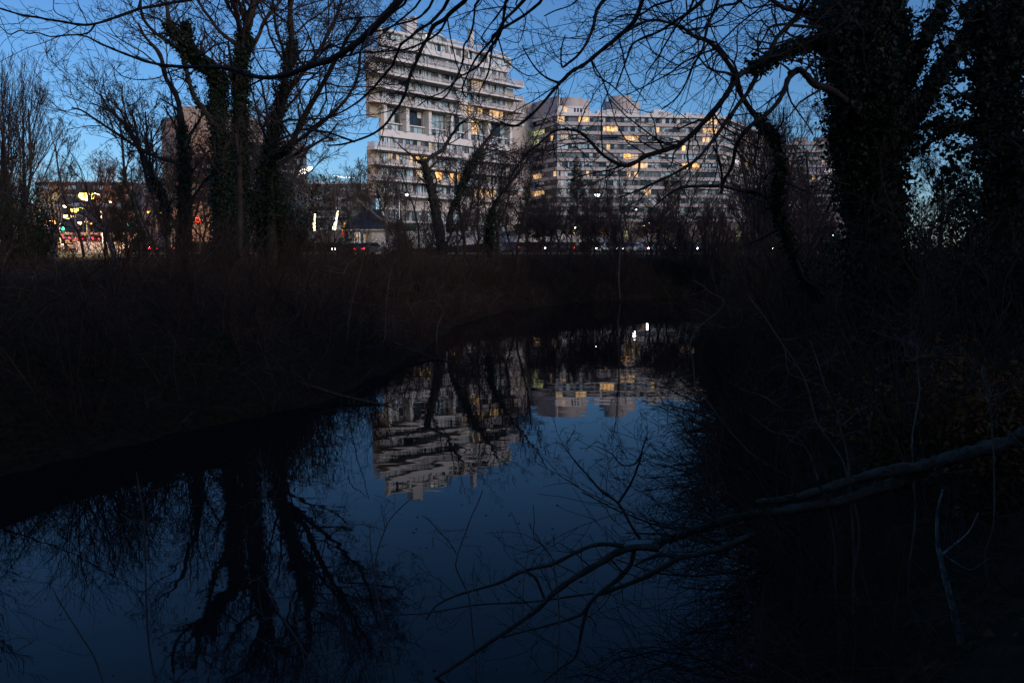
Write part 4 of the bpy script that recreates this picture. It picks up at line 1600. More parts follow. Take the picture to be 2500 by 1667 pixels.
rng.seed(77)
for a in [
    (34, 62, 92, 4, 'tall pale-twigged fan-shaped tree at the left edge, rising highest against the sky'),
    (72, 92, 330, 0, 'broad bare tree at the foot of the tall fan-shaped one'),
    (8, 80, 345, 1, 'bare tree cut by the left edge of the photo'),
    (140, 205, 385, 5, 'rounded bare tree left of the brightest street lamp'),
    (205, 74, 292, 2, 'upright slender tree rising straight above the brightest street lamp'),
    (258, 210, 372, 3, 'thin distant tree just right of the brightest lamp'),
    (300, 200, 360, 0, 'bare tree behind the dark evergreen clump on the left'),
    (352, 66, 215, 3, 'slender tree standing free against the sky left of the office building'),
    (410, 84, 250, 2, 'slender tree in front of the left wing of the office building'),
    (468, 72, 285, 5, 'forked tree covering the blank wall of the office building'),
    (440, 58, 330, 6, 'low twiggy tree above the red price board'),
    (520, 90, 300, 1, 'bare tree right behind the big ivy trunks, left side'),
    (600, 80, 240, 0, 'bare tree seen between the ivy-clad trunks'),
    (668, 66, 180, 5, 'bushy-crowned tree immediately right of the ivy-clad trunks'),
    (700, 88, 330, 1, 'bare tree below the office building\'s right corner'),
    (742, 125, 415, 3, 'thin tree under the string-lit roof'),
    (790, 118, 402, 0, 'distant rounded tree above the glowing banners'),
    (845, 130, 392, 6, 'distant tree left of the tower\'s lower balconies'),
    (890, 112, 385, 2, 'slender tree at the tower\'s left corner'),
    (925, 118, 372, 5, 'tree whose twigs cover the tower\'s lower left balconies'),
    (985, 104, 420, 1, 'bare tree in front of the tower base, left of the broken-topped trunk'),
    (1025, 84, 372, 3, 'thin tree immediately left of the broken-topped trunk'),
    (1135, 92, 350, 0, 'bare tree before the middle of the tower'),
    (1165, 70, 330, 2, 'slender tree crossing the tower\'s right-hand balconies'),
    (1215, 78, 318, 6, 'forked tree before the tower\'s right corner'),
    (1262, 64, 345, 3, 'slender tree in the gap between tower and curved block'),
    (1290, 112, 455, 1, 'low tree beside the dark spruces'),
    (1345, 100, 430, 5, 'twiggy tree left of the tall pine'),
    (1370, 88, 480, 0, 'low bare tree beneath the tall pine'),
    (1452, 104, 410, 6, 'tree behind the large white street lamp'),
    (1500, 92, 440, 1, 'bare tree right of the large white street lamp'),
    (1548, 108, 400, 2, 'slender tree in front of the curved block\'s middle'),
    (1602, 90, 425, 0, 'broad twiggy tree over the right queue of cars'),
    (1655, 100, 390, 5, 'tree before the curved block where it bends'),
    (1800, 78, 380, 1, 'bare tree behind the arching ivy-clad stem'),
    (1925, 100, 430, 0, 'tree in front of the distant apartment block, left half'),
    (1990, 86, 415, 5, 'tree in front of the distant apartment block, right half'),
    (2050, 74, 390, 2, 'slender tree right beside the ivy-clad trunk on the right'),
    (1880, 46, 190, 4, 'tall fan of fine bluish twigs between the arching stem and the right ivy trunk'),
    (1960, 52, 215, 6, 'tall finely-twigged tree close to the right ivy trunk'),
    (2290, 40, 330, 0, 'bare tree glimpsed through the gap right of the ivy trunk'),
    (2230, 55, 430, 6, 'lower bare tree in the gap right of the ivy trunk'),
    (1000, 68, 520, 1, 'low bare tree on the far bank below the tower'),
    (1420, 68, 540, 6, 'low bare tree on the far bank below the pine'),
    (1580, 72, 520, 5, 'low bare tree on the far bank above the lamp reflections'),
    (1700, 66, 500, 0, 'low bare tree on the far bank at the creek bend'),
    (860, 62, 540, 6, 'low bare tree on the left bank below the banners'),
]:
    place_tree(*a)
rng.seed(78)
for px, D, yt in ((15, 70, 420), (385, 76, 380), (430, 96, 400), (500, 64, 420), (555, 70, 430), (630, 72, 420), (680, 80, 440),
                  (815, 76, 500), (970, 62, 520), (1085, 64, 500), (1110, 80, 430), (1185, 90, 440), 
                  (1335, 66, 520), (1440, 84, 480), (1475, 66, 530), (1530, 78, 480), (1620, 72, 500), (1675, 72, 470), (1725, 72, 460), (1770, 64, 470), (1820, 84, 440), (1865, 72, 450), (1905, 64, 470), (1945, 70, 470), (2010, 64, 460),
                  (1255, 63, 500), (1285, 66, 485), (1320, 64, 500), (1360, 67, 490), (1395, 64, 505), (1430, 66, 495), (1470, 68, 488), (1505, 66, 500), (1590, 68, 495), (1630, 70, 485), (1680, 70, 500), (1110, 58, 500), (1040, 57, 520), (1170, 60, 490), (980, 50, 560)):
    place_tree(px, D, yt, rng.randint(0, 6), 'one of the ordinary low bare trees crowding the park between creek and parkway', 'low bare trees crowding the park', sx=1.25)


def conifer(px, D, ytop, wid, label, seed, pine=False):
    rng.seed(seed)
    x, y, zg = ground_at(px, D)
    H = P(px, ytop, D).z - zg
    root = empty('conifer', (x, y, zg), label=label, cat='conifer', group='dark conifers below the curved block')
    tubes_obj('trunk', [([([Vector((0, 0, -.3)), Vector((.1, 0, H * .5)), Vector((0, .1, H))], [.22, .15, .03])], 7, 0)], [M['bark']], root)
    br, lf = [], []
    n = int(H * 6)
    for i in range(n):
        s = (i + rng.random()) / n
        s = .18 + .82 * s
        if pine and rng.random() < .25: continue
        L = wid * (1 - s) ** (.6 if pine else .8) * rng.uniform(.5, 1.15) + .25
        a = rng.random() * 6.283
        z = H * s
        d = Vector((math.cos(a), math.sin(a), .25 if pine else -.15))
        pts = [Vector((0, 0, z))]
        for k in range(4):
            d = (d + rv() * .12 + Vector((0, 0, .1 if pine else .05))).normalized()
            pts.append(pts[-1] + d * L / 4)
        br.append((pts, [.035, .03, .022, .016, .01]))
        m = int(L * (42 if pine else 50))
        for k in range(m):
            u = rng.uniform(.15, 1) ** .7 * 3.99
            j = int(u)
            q = pts[j].lerp(pts[j + 1], u - j) + rv() * .13
            lf.append(q)
    tubes_obj('branches', [(br, 4, 0)], [M['bark']], root)
    shape = np.array([(0, -.5, 0), (.1, 0, .02), (0, 1.3, 0), (-.1, 0, .02), ])
    V, L_, Tt = leaves_arr(np.array([tuple(q) for q in lf]), .26, 0, None, shape * np.array([1.6, 1, 1]))
    link('crown', np_mesh('crown', V, L_, Tt, [M['needle']], smooth=False), root)


conifer(1407, 138, 385, 2.9, 'tall irregular pine silhouetted against the curved block', 4, True)
conifer(1285, 126, 455, 2.6, 'dark spruce at the lower left of the curved block', 5)
conifer(1325, 122, 475, 2.4, 'second dark spruce, right of and lower than the first', 6)
conifer(308, 92, 415, 2.6, 'dark evergreen clump just right of the brightest street lamp', 8)


# ------------------------------------------------------------------ shrubs of leaves
def shrub(px, D, ytop, wpx, label, seed, leaf=.07, n=2600, m='leaf_green', dens=1.0, base_lift=0, name='evergreen_shrub', group=None):
    rng.seed(seed)
    st = np.random.default_rng(seed)
    x, y, zg = ground_at(px, D)
    H = P(px, ytop, D).z - zg
    W = wpx / F * D / 2
    root = empty(name, (x, y, zg), label=label, cat='shrub', group=group)
    br, pos = [], []
    for i in range(16):
        a = rng.random() * 6.283
        rr = rng.random() ** .5 * W * .35
        d = Vector((math.cos(a) * W * rng.uniform(.2, 1.0), math.sin(a) * W * rng.uniform(.2, 1.0), H * rng.uniform(.5, 1.0)))
        b = Vector((math.cos(a) * rr * .3, math.sin(a) * rr * .3, -.2))
        pts = [b]
        for k in range(5):
            pts.append(b + d * ((k + 1) / 5) + rv() * .05 * H)
        br.append((pts, [.05, .045, .035, .028, .02, .012]))
        m_ = n // 16
        for k in range(m_):
            u = rng.uniform(.12, 1) * 4.99
            j = int(u)
            cl = rv() * (H * .085)
            pos.append(pts[j].lerp(pts[j + 1], u - j) + cl)
    pos = np.array([tuple(q) for q in pos])
    pos = pos[pos[:, 2] > -.1]
    tubes_obj('stems', [(br, 5, 0)], [M['bark']], root)
    leaves_obj('foliage', pos, leaf, M[m], root)
    return root


shrub(990, 98, 505, 90, 'yellow-green bush lit by the park lamp in front of the tower', 31, .10, 2600)
shrub(1050, 96, 530, 60, 'second greenish bush right of the lamp-lit one before the tower', 32, .10, 1800)
shrub(1195, 72, 500, 60, 'dark ivy-covered stump below the tower\'s right corner', 33, .09, 3200, 'ivy')
shrub(695, 38, 432, 215, 'large dark evergreen bush at the right foot of the big ivy trunks', 34, .08, 19000, 'ivy')
shrub(728, 46, 545, 70, 'dark bush in front of the left glowing banner', 35, .07, 3500, 'ivy')
shrub(860, 60, 575, 120, 'low dark bush below the service station', 36, .07, 3000, 'ivy')
shrub(965, 76, 583, 110, 'rounded dark bush at the foot of the white boundary wall', 37, .08, 2600, 'ivy')
shrub(35, 40, 425, 150, 'dark ivy bush at the left edge beneath the fan-shaped tree', 38, .07, 6000, 'ivy')
shrub(92, 46, 470, 90, 'tall dark thicket left of the yellow lamps', 39, .08, 6000, 'ivy')
shrub(575, 37, 600, 190, 'tangle of reddish dead grass at the foot of the big ivy trunks', 40, .05, 5000, 'dead_leaf')
shrub(345, 62, 540, 60, 'dark ivy bush at the right end of the white barrier', 41, .07, 2600, 'ivy')
shrub(1640, 88, 560, 160, 'dark hedge-like bush along the parkway right of the birch', 42, .09, 3000, 'ivy')
shrub(1820, 60, 560, 150, 'dark bush behind the leaning ivy trunk', 43, .08, 3600, 'ivy')
# right bank evergreen masses
G2 = 'evergreen bushes of the right bank'
shrub(2420, 17, 375, 250, 'big black evergreen bush right of the ivy trunk, beside the sky gap', 51, .06, 15000, 'ivy', group=G2)
shrub(2470, 13, 560, 330, 'black evergreen bush at the right edge of the photo', 52, .055, 15000, 'ivy', group=G2)
shrub(2170, 20, 490, 330, 'dark evergreen bush around the foot of the ivy trunk', 53, .06, 13000, 'ivy', group=G2)
shrub(2000, 30, 640, 260, 'low dark bush on the right bank left of the ivy trunk', 54, .07, 9000, 'ivy', group=G2)
shrub(2250, 9.5, 830, 420, 'low bush with warm lamp glow put into its brown leaves on the near right bank above the fallen trunk', 55, .04, 9000, 'glow_tinted_leaf', group=G2)
shrub(2440, 8, 820, 330, 'bush with warm lamp glow put into its brown leaves at the right edge above the fallen trunk', 56, .04, 9000, 'glow_tinted_leaf', group=G2)

# ------------------------------------------------------------------ traced trees
QT = dict(wob=.16, trop=.03, ratio=.55, n=[0, 3, 4, 4, 5], ang=.8, rmin=.008, seg=5, seg0=3, t0=.2, rr=.55)
QK = dict(QT, wob=.24, ang=.95, n=[0, 2, 3, 3], rmin=.003)
QO = dict(QT, wob=.22, ang=.85, n=[0, 2, 2, 3], rmin=.0028, ratio=.5, t0=.3)


def build_tree(name, label, cat, limbs, twigs, ivy=None, ivy_size=.06, bark='bark', twig='twig', group=None, base=None, merge=False):
    """limbs: list of (pts, radii); twigs: grow() output; ivy: (positions, outward)"""
    b = base if base is not None else limbs[0][0][0]
    root = empty(name, b, label=label, cat=cat, group=group)
    before = set(bpy.data.objects)
    a = [l for l in limbs]
    tubes_obj('trunk' if cat == 'tree' else 'stem', [([l for l in a if max(l[1]) > .05], 10, 0), ([l for l in a if max(l[1]) <= .05], 6, 0)], [M[bark]], root)
    if twigs and merge:
        bpy.data.objects.remove(list(root.children)[0])
        al = [(p, r) for p, r, _l in twigs]
        tubes_obj('stem', [(limbs, 6, 0), (al, 4, 1)], [M[bark], M[twig]], root)
    elif twigs:
        tubes_obj('crown' if cat == 'tree' else 'twigs', split(twigs), [M[twig]], root)
    if ivy is not None:
        p, o = ivy
        leaves_obj('ivy', p, ivy_size, M['ivy'], root, .5, o)
    for o in set(bpy.data.objects) - before:
        if o.parent is root and o is not root:
            attach(o, root)
    return root


def cat_ivy(lst):
    return np.concatenate([a for a, b in lst]), np.concatenate([b for a, b in lst])


def hero_a():
    rng.seed(101)
    D = 34
    # three trunks and their limbs
    t1 = limb('A', [(1402, 1800), (1402, 1568), (1400, 1300), (1412, 1100), (1402, 900), (1390, 720), (1396, 580), (1400, 500)], (D, D), (92, 62), knob=.12)
    lm_iv = limb('A', [(1400, 520), (1340, 455), (1270, 400), (1215, 345), (1180, 265), (1105, 205), (1080, 150), (1065, 40), (1040, -60)], (D, D - 2), (52, 20))
    lm_iv2 = limb('A', [(1190, 290), (1195, 210), (1190, 150)], (D - 1, D - 1.2), (30, 14))
    thin = limb('A', [(1395, 830), (1330, 745), (1262, 655), (1222, 570), (1190, 450), (1165, 350), (1095, 280), (1000, 220), (920, 130), (900, 60), (895, -40)], (D - .5, D - 3), (34, 14))
    stub = limb('A', [(1390, 480), (1330, 400), (1290, 330), (1286, 262)], (D, D + .5), (30, 16))
    LA = [t1, lm_iv, lm_iv2, thin, stub]
    tw = []
    for l, n, L in ((lm_iv, 9, 2.2), (thin, 12, 2.2), (stub, 4, 1.3), (t1, 5, 1.6)):
        sprout(tw, l, n, L, 3, dict(QT, rmin=.009), .4, .3)
    iv = cat_ivy([along(t1, 13000, .14), along(lm_iv, 6500, .13, t0=0, t1=.72), along(lm_iv2, 1200, .12), along(thin, 700, .07, t1=.7)])
    build_tree('ivy_clad_tree', 'big ivy-covered tree with a forked top on the left bank, leftmost trunk of the cluster', 'tree', LA, tw, iv, .085, group='ivy-clad trees on the left bank')
    rng.seed(102)
    t2 = limb('A', [(1515, 1800), (1520, 1568), (1522, 1200), (1530, 900), (1532, 620), (1530, 450), (1555, 300), (1575, 200), (1600, 90), (1640, -20), (1700, -120)], (D + .5, D + 1.5), (95, 34), knob=.1)
    ul = limb('A', [(1545, 290), (1480, 262), (1400, 200), (1350, 130), (1290, 50), (1240, -30)], (D + 1, D), (26, 13))
    u2 = limb('A', [(1530, 240), (1510, 130), (1450, 30), (1420, -30)], (D + 1, D), (20, 12))
    ur = limb('A', [(1590, 330), (1650, 230), (1690, 130), (1780, 20), (1840, -80)], (D + 1, D + 3), (30, 14))
    u4 = limb('A', [(1580, 180), (1540, 80), (1520, -40)], (D + 1, D + 1), (24, 12))
    LA = [t2, ul, u2, ur, u4]
    tw = []
    for l, n, L in ((ul, 10, 2.4), (u2, 8, 2.2), (ur, 14, 3.2), (u4, 7, 2.0), (t2, 12, 2.6)):
        sprout(tw, l, n, L, 3, dict(QT, rmin=.009), .4, .35)
    iv = cat_ivy([along(t2, 12000, .15, t0=.1, t1=.66)])
    build_tree('ivy_clad_tree', 'tall ivy-covered tree in the middle of the left-bank cluster, its top leaving the frame', 'tree', LA, tw, iv, .085, group='ivy-clad trees on the left bank')
    rng.seed(103)
    t3 = limb('A', [(1735, 1700), (1735, 1400), (1722, 1150), (1720, 1000), (1755, 800), (1790, 650), (1830, 450), (1862, 300), (1850, 100), (1870, -60)], (D + 2.5, D + 3), (70, 26), knob=.12)
    r1 = limb('A', [(1660, 1120), (1720, 1020), (1800, 970), (1870, 900), (1920, 780), (2000, 640), (2080, 500), (2150, 370), (2220, 240), (2300, 120)], (D + 1.5, D - 3), (46, 16))
    r2 = limb('A', [(1780, 1010), (1900, 900), (2050, 785), (2200, 645), (2285, 480), (2300, 330), (2350, 200)], (D + 2, D - 1), (26, 11))
    r3 = limb('A', [(1790, 640), (1860, 560), (1960, 430), (2060, 280), (2140, 130), (2180, 0)], (D + 3, D + 4), (30, 12))
    r4 = limb('A', [(1830, 450), (1800, 300), (1760, 180), (1750, 40)], (D + 3, D + 4), (24, 12))
    low = limb('A', [(1190, 1045), (1300, 1080), (1400, 1105), (1530, 1115)], (D + 1, D), (14, 22))
    LA = [t3, r1, r2, r3, r4]
    tw = []
    for l, n, L in ((r1, 20, 3.0), (r2, 16, 2.6), (r3, 22, 3.6), (r4, 14, 3.0), (t3, 24, 3.4)):
        sprout(tw, l, n, L, 3, dict(QT, rmin=.009, n=[0, 3, 4, 5]), .38, .25)
    iv = cat_ivy([along(t3, 9000, .17, t0=.12, t1=.8), along(r1, 900, .08, t1=.3)])
    build_tree('ivy_clad_tree', 'ivy-streaked tree with many spreading limbs, rightmost of the left-bank cluster', 'tree', LA, tw, iv, .085, group='ivy-clad trees on the left bank')
    # smooth pale trunk in front
    rng.seed(104)
    t4 = limb('A', [(1525, 1640), (1530, 1480), (1532, 1300), (1528, 1120), (1520, 980), (1500, 850)], (D - 2.5, D - 2), (40, 24), knob=.05)
    tw = []
    sprout(tw, t4, 6, 1.6, 3, QT, .4, .6)
    build_tree('smooth_trunk_tree', 'smaller smooth grey-brown trunk standing in front of the ivy-clad cluster', 'tree', [t4], tw, bark='bark_far')
    # ivy covered thinner tree with a wide left crown
    rng.seed(105)
    D2 = 42
    a = limb('A', [(1165, 1700), (1170, 1500), (1172, 1300), (1178, 1150), (1172, 950), (1158, 800), (1130, 620), (1060, 500), (1020, 350), (930, 240), (880, 150)], (D2, D2), (62, 12))
    b = limb('A', [(1178, 1150), (1120, 1040), (1020, 1010), (940, 975), (870, 935), (740, 850), (620, 770), (520, 705), (460, 690)], (D2, D2 + 3), (30, 9))
    c = limb('A', [(1060, 1500), (1050, 1300), (980, 1150), (930, 1040), (890, 960), (800, 800), (700, 700), (640, 600)], (D2 + 2, D2 + 4), (52, 9))
    d = limb('A', [(960, 1220), (920, 1080), (890, 950), (860, 800), (840, 700)], (D2 + 3, D2 + 5), (20, 8))
    e = limb('A', [(1172, 950), (1210, 860), (1260, 790), (1310, 700)], (D2, D2 - 1), (18, 9))
    f_ = limb('A', [(1190, 1330), (1260, 1220), (1330, 1130), (1420, 1080)], (D2, D2 - 2), (26, 12))
    tw = []
    for l, n, L in ((a, 14, 2.4), (b, 26, 3.0), (c, 18, 3.0), (d, 12, 2.6), (e, 8, 2.4), (f_, 8, 2.2)):
        sprout(tw, l, n, L, 3, dict(QT, rmin=.010, trop=.06), .4, .25, Vector((0, 0, .35)))
    iv = cat_ivy([along(a, 7000, .16, t0=.05, t1=.5), along(c, 2500, .12, t0=.0, t1=.3)])
    build_tree('ivy_clad_tree', 'slimmer ivy-covered tree whose wide bare crown spreads left in front of the office building', 'tree', [a, b, c, d, e, f_], tw, iv, .085, group='ivy-clad trees on the left bank')


hero_a()


def leaning_pale():
    rng.seed(111)
    D = 52
    a = limb('Z5', [(1520, 1290), (1480, 1230), (1440, 1120), (1400, 1000), (1350, 880), (1300, 780), (1260, 700), (1180, 560), (1120, 380), (1050, 200)], (D, D + 3), (85, 22), knob=.08)
    tw = []
    sprout(tw, a, 14, 2.6, 3, QT, .4, .4)
    build_tree('leaning_tree', 'pale trunk leaning left in front of the white barrier', 'tree', [a], tw, bark='bark_pale')
    a = limb('Z5', [(690, 1330), (695, 1180), (700, 1050), (695, 930), (665, 830), (620, 740), (560, 600), (500, 430)], (48, 50), (88, 24), knob=.08)
    b = limb('Z5', [(860, 1110), (820, 1010), (760, 900), (710, 800), (660, 740)], (50, 49), (34, 22))
    tw = []
    sprout(tw, a, 14, 2.6, 3, QT, .4, .45)
    build_tree('leaning_tree', 'pale-barked trunk with a dark crossing stem at the left end of the white barrier', 'tree', [a, b], tw, bark='bark_pale')
    # lamp-lit sycamore
    rng.seed(112)
    D = 98
    a = limb('Z2', [(345, 1420), (335, 1290), (330, 1130), (318, 1060), (290, 960), (270, 850), (225, 740), (180, 640), (150, 560)], (D, D), (48, 14))
    b = limb('Z2', [(325, 1140), (260, 1120), (190, 1070), (130, 1010), (80, 985), (30, 930), (-40, 860)], (D, D - 1), (28, 10))
    c = limb('Z2', [(330, 1020), (380, 960), (450, 915), (520, 820)], (D, D + 1), (20, 9))
    d = limb('Z2', [(325, 1120), (350, 1000), (400, 900), (430, 760), (440, 600)], (D, D + 1), (16, 8))
    tw = []
    for l, n, L in ((a, 14, 3), (b, 10, 2.6), (c, 8, 2.4), (d, 8, 2.6)):
        sprout(tw, l, n, L, 3, dict(QT, rmin=.014), .4, .3, Vector((0, 0, .3)))
    build_tree('pale_sycamore', 'pale-barked sycamore lit yellowish beside the service station', 'tree', [a, b, c, d], tw, bark='bark_pale')
    # broken-topped tree before the tower
    rng.seed(113)
    D = 66
    a = limb('Z2', [(1040, 1560), (1020, 1380), (980, 1150), (950, 960), (910, 800), (880, 650), (850, 540), (815, 420), (790, 385)], (D, D), (150, 70), knob=.12)
    b = limb('Z2', [(815, 440), (850, 375), (930, 310), (1040, 250), (1100, 160), (1150, 70), (1210, 0), (1260, -80), (1330, -130)], (D, D - 1), (58, 26))
    c = limb('Z2', [(1130, 1300), (1150, 1050), (1240, 860), (1330, 620), (1430, 420), (1520, 250), (1600, 130), (1680, 30), (1740, -60)], (D + 1, D + 1), (90, 22))
    d = limb('Z2', [(1230, 880), (1300, 700), (1390, 600), (1400, 480)], (D + 1, D), (50, 20))
    tw = []
    for l, n, L in ((a, 6, 2.4), (b, 10, 2.8), (c, 22, 3.0), (d, 8, 2.4)):
        sprout(tw, l, n, L, 3, dict(QT, rmin=.011), .35, .3)
    iv = cat_ivy([along(c, 2200, .22, t0=.15, t1=.6), along(a, 1500, .15)])
    build_tree('broken_topped_tree', 'dark broken-topped tree with a forking second stem in front of the tower', 'tree', [a, b, c, d], tw, iv, .11)
    rng.seed(114)
    D = 60
    a = limb('Z2', [(1650, 1420), (1650, 1200), (1690, 1000), (1730, 900), (1800, 800), (1900, 680), (1990, 560), (2080, 430), (2200, 280), (2352, 80)], (D, D - 2), (60, 16))
    b = limb('Z2', [(1690, 1000), (1760, 920), (1860, 850), (1950, 760), (2000, 640)], (D, D + 1), (26, 10))
    tw = []
    for l, n, L in ((a, 20, 2.4), (b, 8, 2)):
        sprout(tw, l, n, L, 3, dict(QT, rmin=.010), .4, .25)
    iv = cat_ivy([along(a, 2600, .2, t0=0, t1=.22)])
    build_tree('leaning_tree', 'tree sweeping up to the right across the gap between tower and curved block', 'tree', [a, b], tw, iv, .1)
    # slender birch over the water
    rng.seed(115)
    D = 59.5
    a = limb('N', [(1514, 728), (1510, 690), (1512, 640), (1514, 600), (1516, 540), (1514, 480), (1512, 430), (1506, 380)], (D, D), (4.6, 1.8), knob=.05)
    tw = []
    sprout(tw, a, 14, 2.0, 2, dict(QT, rmin=.009), .4, .3, Vector((0, 0, .4)))
    build_tree('slender_birch', 'thin pale birch standing on the far bank between the lamp reflections', 'tree', [a], tw, bark='bark_silver')


leaning_pale()


def right_ivy():
    rng.seed(121)
    D = 14.0
    t = limb('C', [(1420, 2300), (1420, 1900), (1410, 1568), (1405, 1200), (1400, 900), (1395, 700), (1360, 500), (1330, 300), (1310, 100), (1300, -100), (1300, -320)], (D, D), (330, 260), knob=.06)
    lf = limb('C', [(1260, 1300), (1230, 1000), (1210, 800), (1180, 560), (1160, 300), (1150, 120), (1120, -80)], (D - .3, D - .5), (110, 80))
    rt = limb('C', [(1500, 1000), (1560, 860), (1640, 740), (1720, 640), (1790, 500), (1850, 400), (1930, 310), (2010, 190), (2080, 60), (2140, -60)], (D, D + .8), (92, 52))
    up = limb('C', [(1450, 900), (1520, 700), (1560, 500), (1560, 300), (1520, 100), (1500, -80)], (D + .3, D + 1), (110, 90))
    mid = limb('C', [(1560, 560), (1640, 430), (1720, 260), (1790, 130), (1850, 0)], (D + .5, D + 1.5), (60, 44))
    limbs = [t, lf, rt, up, mid]
    # arching limbs to the left
    b8 = limb('C', [(1160, 300), (1080, 290), (980, 292), (880, 312), (770, 358), (690, 405), (610, 442), (530, 482), (500, 495)], (D - .6, D - 2.2), (46, 34))
    b8u = limb('C', [(610, 440), (680, 400), (740, 320), (770, 250), (850, 160), (920, 80), (990, -20), (1060, -120)], (D - 1.8, D - 2.8), (34, 24))
    b8d = limb('C', [(650, 480), (590, 590), (520, 680), (430, 810), (340, 930), (250, 1030), (120, 1110), (0, 1165), (-120, 1220), (-230, 1260)], (D - 2, D - 3.2), (30, 12))
    b8e = limb('C', [(500, 495), (490, 540), (450, 610), (390, 690), (300, 790), (220, 870), (140, 930), (40, 965), (-60, 995), (-130, 1040), (-180, 1058), (-250, 1040), (-340, 985), (-410, 910), (-470, 850), (-530, 830), (-600, 828), (-660, 845), (-740, 915), (-840, 1000), (-920, 1130), (-960, 1230)], (D - 2.2, D - 4), (38, 9), per=3)
    b8l = limb('C', [(515, 490), (450, 465), (400, 458), (330, 430), (270, 360), (210, 338)], (D - 2.2, D - 2.6), (18, 8))
    b8n = limb('C', [(515, 480), (440, 370), (380, 300), (320, 255), (250, 235), (190, 188), (100, 150), (0, 130), (-90, 150), (-200, 210)], (D - 2.2, D - 4), (34, 14))
    lean = limb('C', [(512, 490), (540, 590), (600, 690), (680, 790), (745, 870), (785, 960), (800, 1080), (782, 1180), (772, 1300), (800, 1420), (850, 1540), (900, 1680), (950, 1800), (1040, 1900)], (D - 2.2, D + 1.5), (30, 62))
    b9 = limb('C', [(1330, 760), (1250, 680), (1200, 635), (1130, 580), (1020, 540), (960, 480), (920, 448), (850, 476)], (D - .8, D - 1.5), (44, 38))
    b9b = limb('C', [(905, 450), (850, 500), (832, 550), (790, 640), (720, 720), (650, 768), (580, 830), (540, 885), (510, 950), (490, 1060), (440, 1150), (420, 1240)], (D - 1.5, D - 2.0), (34, 22))
    b10 = limb('C', [(1130, 190), (1080, 178), (1000, 174), (880, 164), (800, 158), (730, 178), (700, 230), (640, 330)], (D - .5, D - 2), (26, 10))
    b10b = limb('C', [(1120, 160), (1070, 140), (980, 92), (860, 62), (800, 40), (730, -10)], (D - .5, D - 1.5), (44, 22))
    b12 = limb('C', [(800, 1420), (742, 1312), (700, 1255), (650, 1233), (520, 1212), (420, 1190), (230, 1190), (130, 1212), (20, 1292), (-40, 1360)], (D + .2, D - 1), (34, 10))
    b13 = limb('C', [(420, 1200), (425, 1120), (400, 1000), (370, 930)], (D - .8, D - 1.2), (18, 9))
    bl = [b8, b8u, b8d, b8e, b8l, b8n, lean, b9, b9b, b10, b10b, b12, b13]
    tw = []
    for l, n, L in ((b8, 8, .9), (b8u, 14, 1.5), (b8d, 16, 1.3), (b8e, 34, 1.1), (b8l, 10, 1.1), (b8n, 26, 1.5), (lean, 10, .9), (b9, 6, .7), (b9b, 10, .8), (b10, 12, 1.2), (b10b, 12, 1.4), (b12, 14, .9), (b13, 6, .8)):
        sprout(tw, l, n, L, 2, QK, .4, .1)
    for l, n, L in ((b8n, 8, 1.8), (b8u, 6, 1.6), (b8e, 8, 1.4)):
        sprout(tw, l, n, L, 3, QK, .5, .15)
    # fine drooping twigs off the trunk
    for l, n in ((lf, 26), (rt, 24), (t, 14), (up, 10)):
        sprout(tw, l, n, 1.2, 2, QK, .08, .1, Vector((0, -.3, -.3)))
    iv = cat_ivy([along(t, 21000, .16), along(lf, 9000, .13), along(rt, 5200, .055), along(up, 7000, .09), along(mid, 2400, .06), along(b8, 1500, .07, t1=.75), along(lean, 2600, .035, t0=.2), along(b10b, 700, .1, t1=.35), along(b9, 160, .06, t1=.3)])
    build_tree('ivy_clad_tree', 'huge ivy-covered tree on the right bank with forked trunk and long arching bare limbs', 'tree', limbs + bl, tw, iv, .06, group='ivy-clad trees of the right bank')
    # second ivy mass at the right edge
    rng.seed(122)
    D = 15
    t = limb('C', [(2290, 2100), (2280, 1700), (2260, 1300), (2240, 1000), (2230, 700), (2240, 400), (2260, 100), (2280, -160)], (D, D), (200, 130))
    a = limb('C', [(2250, 1000), (2150, 800), (2090, 640), (2080, 450), (2100, 250), (2070, 60)], (D, D - 1), (50, 30))
    b = limb('C', [(2235, 700), (2180, 560), (2150, 380), (2180, 180), (2200, 0)], (D, D + 1), (60, 40))
    c = limb('C', [(2245, 1020), (2100, 830), (1980, 790), (1870, 800), (1750, 785)], (D, D - 1), (26, 10))
    d = limb('C', [(2250, 950), (2120, 900), (1950, 830), (1820, 870), (1700, 960)], (D, D + 1), (22, 9))
    tw = []
    for l, n, L in ((a, 14, 1.6), (b, 12, 1.6), (c, 16, 1.4), (d, 16, 1.4), (t, 10, 1.5)):
        sprout(tw, l, n, L, 3, dict(QK, rmin=.005), .3, .15)
    ext = []
    for pts, rad, lv in tw:
        if lv >= 1 and rng.random() < .4:
            ext.append(along((pts, rad), 13, .07))
    iv = cat_ivy([along(t, 15000, .24), along(a, 1700, .11), along(b, 2200, .13), along(c, 400, .1), along(d, 350, .1)] + ext)
    build_tree('ivy_clad_tree', 'second leafy ivy-smothered tree filling the top right corner', 'tree', [t, a, b, c, d], tw, iv, .07, group='ivy-clad trees of the right bank')


right_ivy()


